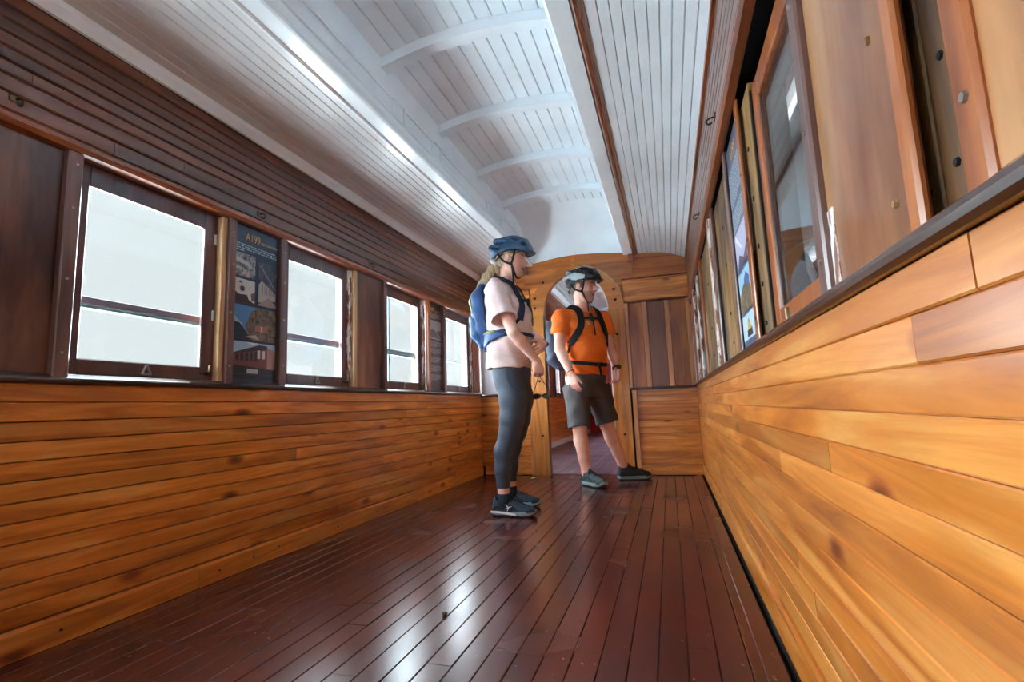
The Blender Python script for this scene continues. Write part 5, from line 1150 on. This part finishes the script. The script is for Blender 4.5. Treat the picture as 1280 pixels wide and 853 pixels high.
    q = [T.pt(-1, z, o) for z, o in ((1.375, 0.030), (1.33, 0.022), (1.27, 0.016), (1.235, 0.016))]; ribbon('strap_tail', [p for p, n in q], [n for p, n in q], 0.014, 0.003, BLK, pk)
    q = [T.pt(a, z, 0.006) for a, z in ((-130, 1.04), (-100, 1.025), (-70, 1.012), (-40, 1.0), (-10, 0.99), (20, 0.985), (50, 0.99), (90, 1.01), (130, 1.03))]; ribbon('waist_strap', [p for p, n in q], [n for p, n in q], 0.030, 0.004, BLK, pk, 3)
    mesh('buckle', *tube_data([T.pt(2, 0.988, 0.014)[0], T.pt(22, 0.986, 0.014)[0]], 0.020, 6), BUCK, pk)
    q = [T.pt(8, 0.985, 0.014), T.pt(12, 0.95, 0.016), T.pt(16, 0.90, 0.018)]; ribbon('strap_tail', [p for p, n in q], [n for p, n in q], 0.024, 0.003, BLK, pk)
man()
# ------------------------------------------------------------------ information boards and small things on the floor
flat_cache = {}
def ink(c, rough=0.35):
    if c not in flat_cache: flat_cache[c] = plain('print_ink', c, rough)
    return flat_cache[c]
def photo_mat(name, tones, scale=26, seed=0.0):
    m, nt, b = mat(name); L = nt.links.new; tc = N(nt, 'ShaderNodeTexCoord'); mp = N(nt, 'ShaderNodeMapping'); mp.inputs['Location'].default_value = (seed, seed*1.7, seed*0.6)
    L(tc.outputs['Object'], mp.inputs['Vector']); nz = N(nt, 'ShaderNodeTexNoise', Scale=scale, Detail=7.0, Roughness=0.7, Distortion=1.5); L(mp.outputs[0], nz.inputs['Vector'])
    r = ramp(nt, [(0.30+0.4*i/(len(tones)-1), t) for i, t in enumerate(tones)]); L(nz.outputs['Fac'], r.inputs['Fac']); L(r.outputs['Color'], b.inputs['Base Color']); b.inputs['Roughness'].default_value = 0.35
    return m
def board(side, y0, y1, z0, z1, d, bgcol, label, build):
    s = 1 if side == 'L' else -1
    r = empty('information_board', (X(side, d), (y0+y1)/2, z0), label, 'information board')
    wp('panel', side, d-0.006, d, y0, y1, z0, z1, ink(bgcol), r, 0.001)
    ya, yb = (y0, y1) if side == 'L' else (y1, y0)
    def xyz(u, v, o): return (X(side, d+o), ya+(yb-ya)*u, z0+(z1-z0)*v)
    def poly(name, pts, m, o=0.0006):
        n = len(pts); V = [xyz(u, v, o) for u, v in pts]+[xyz(u, v, o-0.0006) for u, v in pts]
        return mesh(name, V, [list(range(n)), list(range(n, 2*n))[::-1]]+[[i, (i+1) % n, n+(i+1) % n, n+i] for i in range(n)], ink(m) if isinstance(m, tuple) else m, r)
    def rect(name, u0, u1, v0, v1, m, o=0.0006): return poly(name, [(u0, v0), (u1, v0), (u1, v1), (u0, v1)], m, o)
    def text(t, u, v, h, c, w=None):
        cu = bpy.data.curves.new('lettering', 'FONT'); cu.body = t; cu.size = h; cu.extrude = 0.0003; cu.materials.append(ink(c))
        tmp = bpy.data.objects.new('lettering', cu); me = bpy.data.meshes.new_from_object(tmp); bpy.data.objects.remove(tmp); bpy.data.curves.remove(cu)
        co = np.empty(len(me.vertices)*3); me.vertices.foreach_get('co', co); co = co.reshape(-1, 3); k = w*abs(yb-ya)/max(np.ptp(co[:, 0]), 1e-4) if w else 1.0
        p = xyz(u, v, 0.0010); q = np.stack([s*co[:, 2], s*k*(co[:, 0]-co[:, 0].min()), co[:, 1]], 1); c = (q.min(0)+q.max(0))/2
        me.vertices.foreach_set('co', (q-c).ravel()); me.update(); return link('lettering', me, r, Vector(p)+Vector(c))
    def lines(u0, u1, vs, c, th=0.006, last=0.6):
        V, F = [], []
        for i, v in enumerate(vs):
            u = u0; end = u1 if i < len(vs)-1 else u0+(u1-u0)*last
            while u < end-0.02:
                e = min(end, u+U(0.04, 0.12)); b = len(V); V += [xyz(u, v, 0.0008), xyz(e, v, 0.0008), xyz(e, v+th, 0.0008), xyz(u, v+th, 0.0008)]; F.append([b, b+1, b+2, b+3]); u = e+0.018
        o = mesh('fine_print', V, F, ink(c), r, recalc=False); o['kind'] = 'stuff'; return o
    build(rect, poly, text, lines); return r
GOLD = (226, 170, 84)
def b1(rect, poly, text, lines):
    text('A199', 0.24, 0.908, 0.052, GOLD, 0.32); text('RESTORATION', 0.58, 0.912, 0.017, (210, 186, 120), 0.38)
    lines(0.04, 0.95, (0.872, 0.858, 0.844, 0.830), (176, 196, 206), 0.006, 0.2)
    wreck = photo_mat('wreck_photo', [(18, 24, 34), (70, 80, 90), (150, 156, 160), (210, 212, 212)], 30, 1.0)
    rect('photo', 0.02, 0.47, 0.665, 0.815, wreck); poly('photo_detail', [(0.25, 0.665), (0.33, 0.72), (0.36, 0.665)], (190, 160, 160), 0.0012); poly('photo_detail', [(0.02, 0.76), (0.30, 0.74), (0.46, 0.72), (0.30, 0.765), (0.02, 0.79)], (172, 184, 192), 0.0012)
    rect('photo', 0.53, 0.97, 0.50, 0.795, photo_mat('gutted_cabin_photo', [(30, 40, 58), (64, 74, 92), (96, 104, 116)], 9, 2.0))
    poly('photo_detail', [(0.55, 0.52), (0.55, 0.64), (0.62, 0.67), (0.95, 0.60), (0.95, 0.55)], (170, 166, 164), 0.0012); poly('photo_detail', [(0.53, 0.50), (0.78, 0.565), (0.97, 0.52), (0.97, 0.50)], (150, 136, 136), 0.0014); poly('photo_detail', [(0.56, 0.77), (0.60, 0.77), (0.95, 0.63), (0.92, 0.63)], (126, 136, 150), 0.0012)
    for i in range(6): poly('photo_detail', [(0.64+i*0.05, 0.58), (0.652+i*0.05, 0.58), (0.652+i*0.05, 0.655-i*0.008), (0.64+i*0.05, 0.655-i*0.008)], (110, 108, 112), 0.0016)
    rect('photo', 0.02, 0.47, 0.50, 0.648, (186, 188, 188)); poly('photo_detail', [(0.02, 0.50), (0.02, 0.57), (0.12, 0.545), (0.30, 0.55), (0.34, 0.52), (0.47, 0.50)], (54, 50, 54), 0.0012); poly('photo_detail', [(0.20+0.05*math.cos(a), 0.585+0.018*math.sin(a)) for a in np.linspace(0, 5.7, 10)], (60, 54, 56), 0.0014); poly('photo_detail', [(0.38, 0.56), (0.47, 0.58), (0.47, 0.52), (0.40, 0.515)], (90, 84, 84), 0.0014); poly('photo_detail', [(0.10, 0.622), (0.20, 0.618), (0.16, 0.634)], (50, 50, 54), 0.0014)
    rect('photo', 0.02, 0.97, 0.265, 0.480, (76, 132, 186)); poly('photo_detail', [(0.34, 0.265), (0.30, 0.36), (0.42, 0.45), (0.55, 0.478), (0.97, 0.478), (0.97, 0.265)], photo_mat('scrub_photo', [(24, 26, 26), (70, 66, 52), (120, 104, 88), (150, 140, 120)], 34, 3.0), 0.0012)
    poly('photo_detail', [(0.02, 0.265), (0.02, 0.37), (0.16, 0.365), (0.26, 0.33), (0.40, 0.265)], (32, 44, 58), 0.0014); poly('photo_detail', [(0.02, 0.375), (0.22, 0.345), (0.22, 0.36), (0.06, 0.405), (0.02, 0.40)], (150, 178, 200), 0.0013); rect('photo_detail', 0.50, 0.78, 0.325, 0.365, (150, 100, 92), 0.0016); rect('photo_detail', 0.62, 0.66, 0.325, 0.363, (196, 176, 166), 0.0018); poly('photo_detail', [(0.28, 0.28), (0.60, 0.272), (0.50, 0.30)], (170, 164, 156), 0.0018)
    rect('photo', 0.02, 0.97, 0.045, 0.248, (150, 184, 206)); poly('photo_detail', [(0.30, 0.248), (0.60, 0.248), (0.45, 0.232)], (214, 220, 224), 0.0009)
    poly('photo_detail', [(0.02, 0.045), (0.02, 0.105), (0.97, 0.085), (0.97, 0.045)], (36, 42, 46), 0.0012); poly('photo_detail', [(0.04, 0.10), (0.04, 0.165), (0.78, 0.215), (0.78, 0.085)], (112, 62, 62), 0.0014)
    poly('photo_detail', [(0.04, 0.165), (0.08, 0.178), (0.60, 0.238), (0.78, 0.236), (0.78, 0.215)], (52, 46, 50), 0.0016); poly('photo_detail', [(0.78, 0.085), (0.78, 0.225), (0.97, 0.205), (0.97, 0.08)], (166, 128, 126), 0.0015)
    for i in range(5): u = 0.10+i*0.10; poly('photo_detail', [(u, 0.128), (u, 0.165+i*0.006), (u+0.06, 0.169+i*0.007), (u+0.06, 0.128)], (40, 36, 42), 0.0018)
    for u in (0.56, 0.67): poly('photo_detail', [(u, 0.148), (u, 0.200), (u+0.06, 0.204), (u+0.06, 0.150)], (196, 204, 206), 0.0019)
    rect('photo_detail', 0.34, 0.58, 0.050, 0.078, (170, 176, 176), 0.0018); rect('photo_detail', 0.02, 0.97, 0.012, 0.040, (14, 32, 44))
board('L', 1.758, 2.031, 0.822, 1.548, -0.0095, (20, 50, 78), 'dark blue photo board headed A199, between the two nearest windows on the left', b1)
def b2(rect, poly, text, lines):
    text('A199', 0.12, 0.905, 0.046, GOLD, 0.34); text('RESTORATION', 0.56, 0.908, 0.014, (190, 170, 120), 0.34)
    lines(0.05, 0.95, [0.88-0.014*i for i in range(5)], (168, 164, 160), 0.006); rect('photo', 0.04, 0.96, 0.585, 0.80, (150, 150, 154)); poly('photo_detail', [(0.04, 0.60), (0.04, 0.66), (0.30, 0.70), (0.60, 0.68), (0.96, 0.70), (0.96, 0.60)], photo_mat('dark_hill_photo', [(40, 40, 44), (80, 80, 84), (110, 108, 108)], 30, 5.0), 0.0012)
    poly('photo_detail', [(0.45, 0.69), (0.50, 0.69), (0.90, 0.61), (0.85, 0.61)], (170, 166, 166), 0.0014)
    for a in (0.55, 0.47, 0.37, 0.27, 0.17): lines(0.05, 0.95, [a-0.0135*i for i in range(5)], (160, 156, 152), 0.006)
board('L', 3.705, 3.953, 0.822, 1.548, -0.0095, (52, 46, 44), 'dark brown text board with a small grey photo, between the two farthest left windows', b2)
def b3(rect, poly, text, lines):
    text('A199', 0.30, 0.895, 0.060, GOLD, 0.45); lines(0.05, 0.95, [0.86-0.0125*i for i in range(14)], (190, 202, 214), 0.006); lines(0.05, 0.95, [0.66-0.0125*i for i in range(8)], (190, 202, 214), 0.006)
    rect('photo', 0.03, 0.97, 0.375, 0.555, (176, 178, 204)); poly('photo_detail', [(0.03, 0.375), (0.30, 0.44), (0.60, 0.40), (0.97, 0.46), (0.97, 0.375)], (84, 72, 100), 0.0012); poly('photo_detail', [(0.10, 0.53), (0.55, 0.44), (0.60, 0.45), (0.18, 0.545)], (222, 224, 236), 0.0012)
    rect('photo', 0.03, 0.97, 0.165, 0.355, (150, 196, 222)); poly('photo_detail', [(0.03, 0.165), (0.03, 0.25), (0.40, 0.29), (0.97, 0.25), (0.97, 0.165)], photo_mat('wreckage_photo', [(20, 18, 26), (60, 48, 46), (130, 116, 80), (190, 176, 120)], 40, 6.0), 0.0012); poly('photo_detail', [(0.45, 0.25), (0.45, 0.31), (0.60, 0.335), (0.80, 0.30), (0.80, 0.25)], (74, 110, 158), 0.0011)
    rect('photo', 0.03, 0.97, 0.035, 0.150, (176, 204, 226)); poly('photo_detail', [(0.35, 0.045), (0.35, 0.075), (0.70, 0.080), (0.72, 0.045)], (40, 40, 44), 0.0012); poly('photo_detail', [(0.42, 0.075), (0.45, 0.120), (0.52, 0.125), (0.58, 0.10), (0.66, 0.075)], (214, 172, 60), 0.0014)
board('R', 1.624, 1.903, 0.822, 1.535, -0.0195, (52, 72, 100), 'tall blue photo board on the right wall beyond the window', b3)

lf = mesh('leaf', [(-1.49+a*0.9, 4.60+b*0.9, h) for a, b, h in ((-0.030, 0.0, 0.004), (-0.010, 0.016, 0.012), (0.014, 0.014, 0.010), (0.036, 0.0, 0.016), (0.012, -0.016, 0.006), (-0.012, -0.014, 0.005), (0, 0, 0.002))]+[(-1.49+a*0.9, 4.60+b*0.9, h+0.0016) for a, b, h in ((-0.030, 0.0, 0.004), (-0.010, 0.016, 0.012), (0.014, 0.014, 0.010), (0.036, 0.0, 0.016), (0.012, -0.016, 0.006), (-0.012, -0.014, 0.005), (0, 0, 0.002))],
    [[6, i, (i+1) % 6] for i in range(6)]+[[13, 7+(i+1) % 6, 7+i] for i in range(6)]+[[i, 7+i, 7+(i+1) % 6, (i+1) % 6] for i in range(6)], plain('pale_green_leaf', (176, 190, 96), 0.6), recalc=True)
tag(lf, 'small yellow-green leaf on the floor by the doorway', 'leaf')
def pebble():
    bm = bmesh.new(); bmesh.ops.create_icosphere(bm, subdivisions=2, radius=0.009)
    for v in bm.verts: v.co = Vector((v.co.x*1.1, v.co.y*0.9, v.co.z*0.7))*(1+0.12*math.sin(v.co.x*900+v.co.y*700))
    V = [(v.co.x-0.987, v.co.y+1.582, v.co.z+0.0065) for v in bm.verts]; F = [[v.index for v in f.verts] for f in bm.faces]; bm.free()
    return tag(mesh('pebble', V, F, plain('dark_pebble', (60, 50, 46), 0.7), smooth=True), 'tiny dark pebble lying on the floor boards in the open middle of the carriage', 'pebble')
pebble()
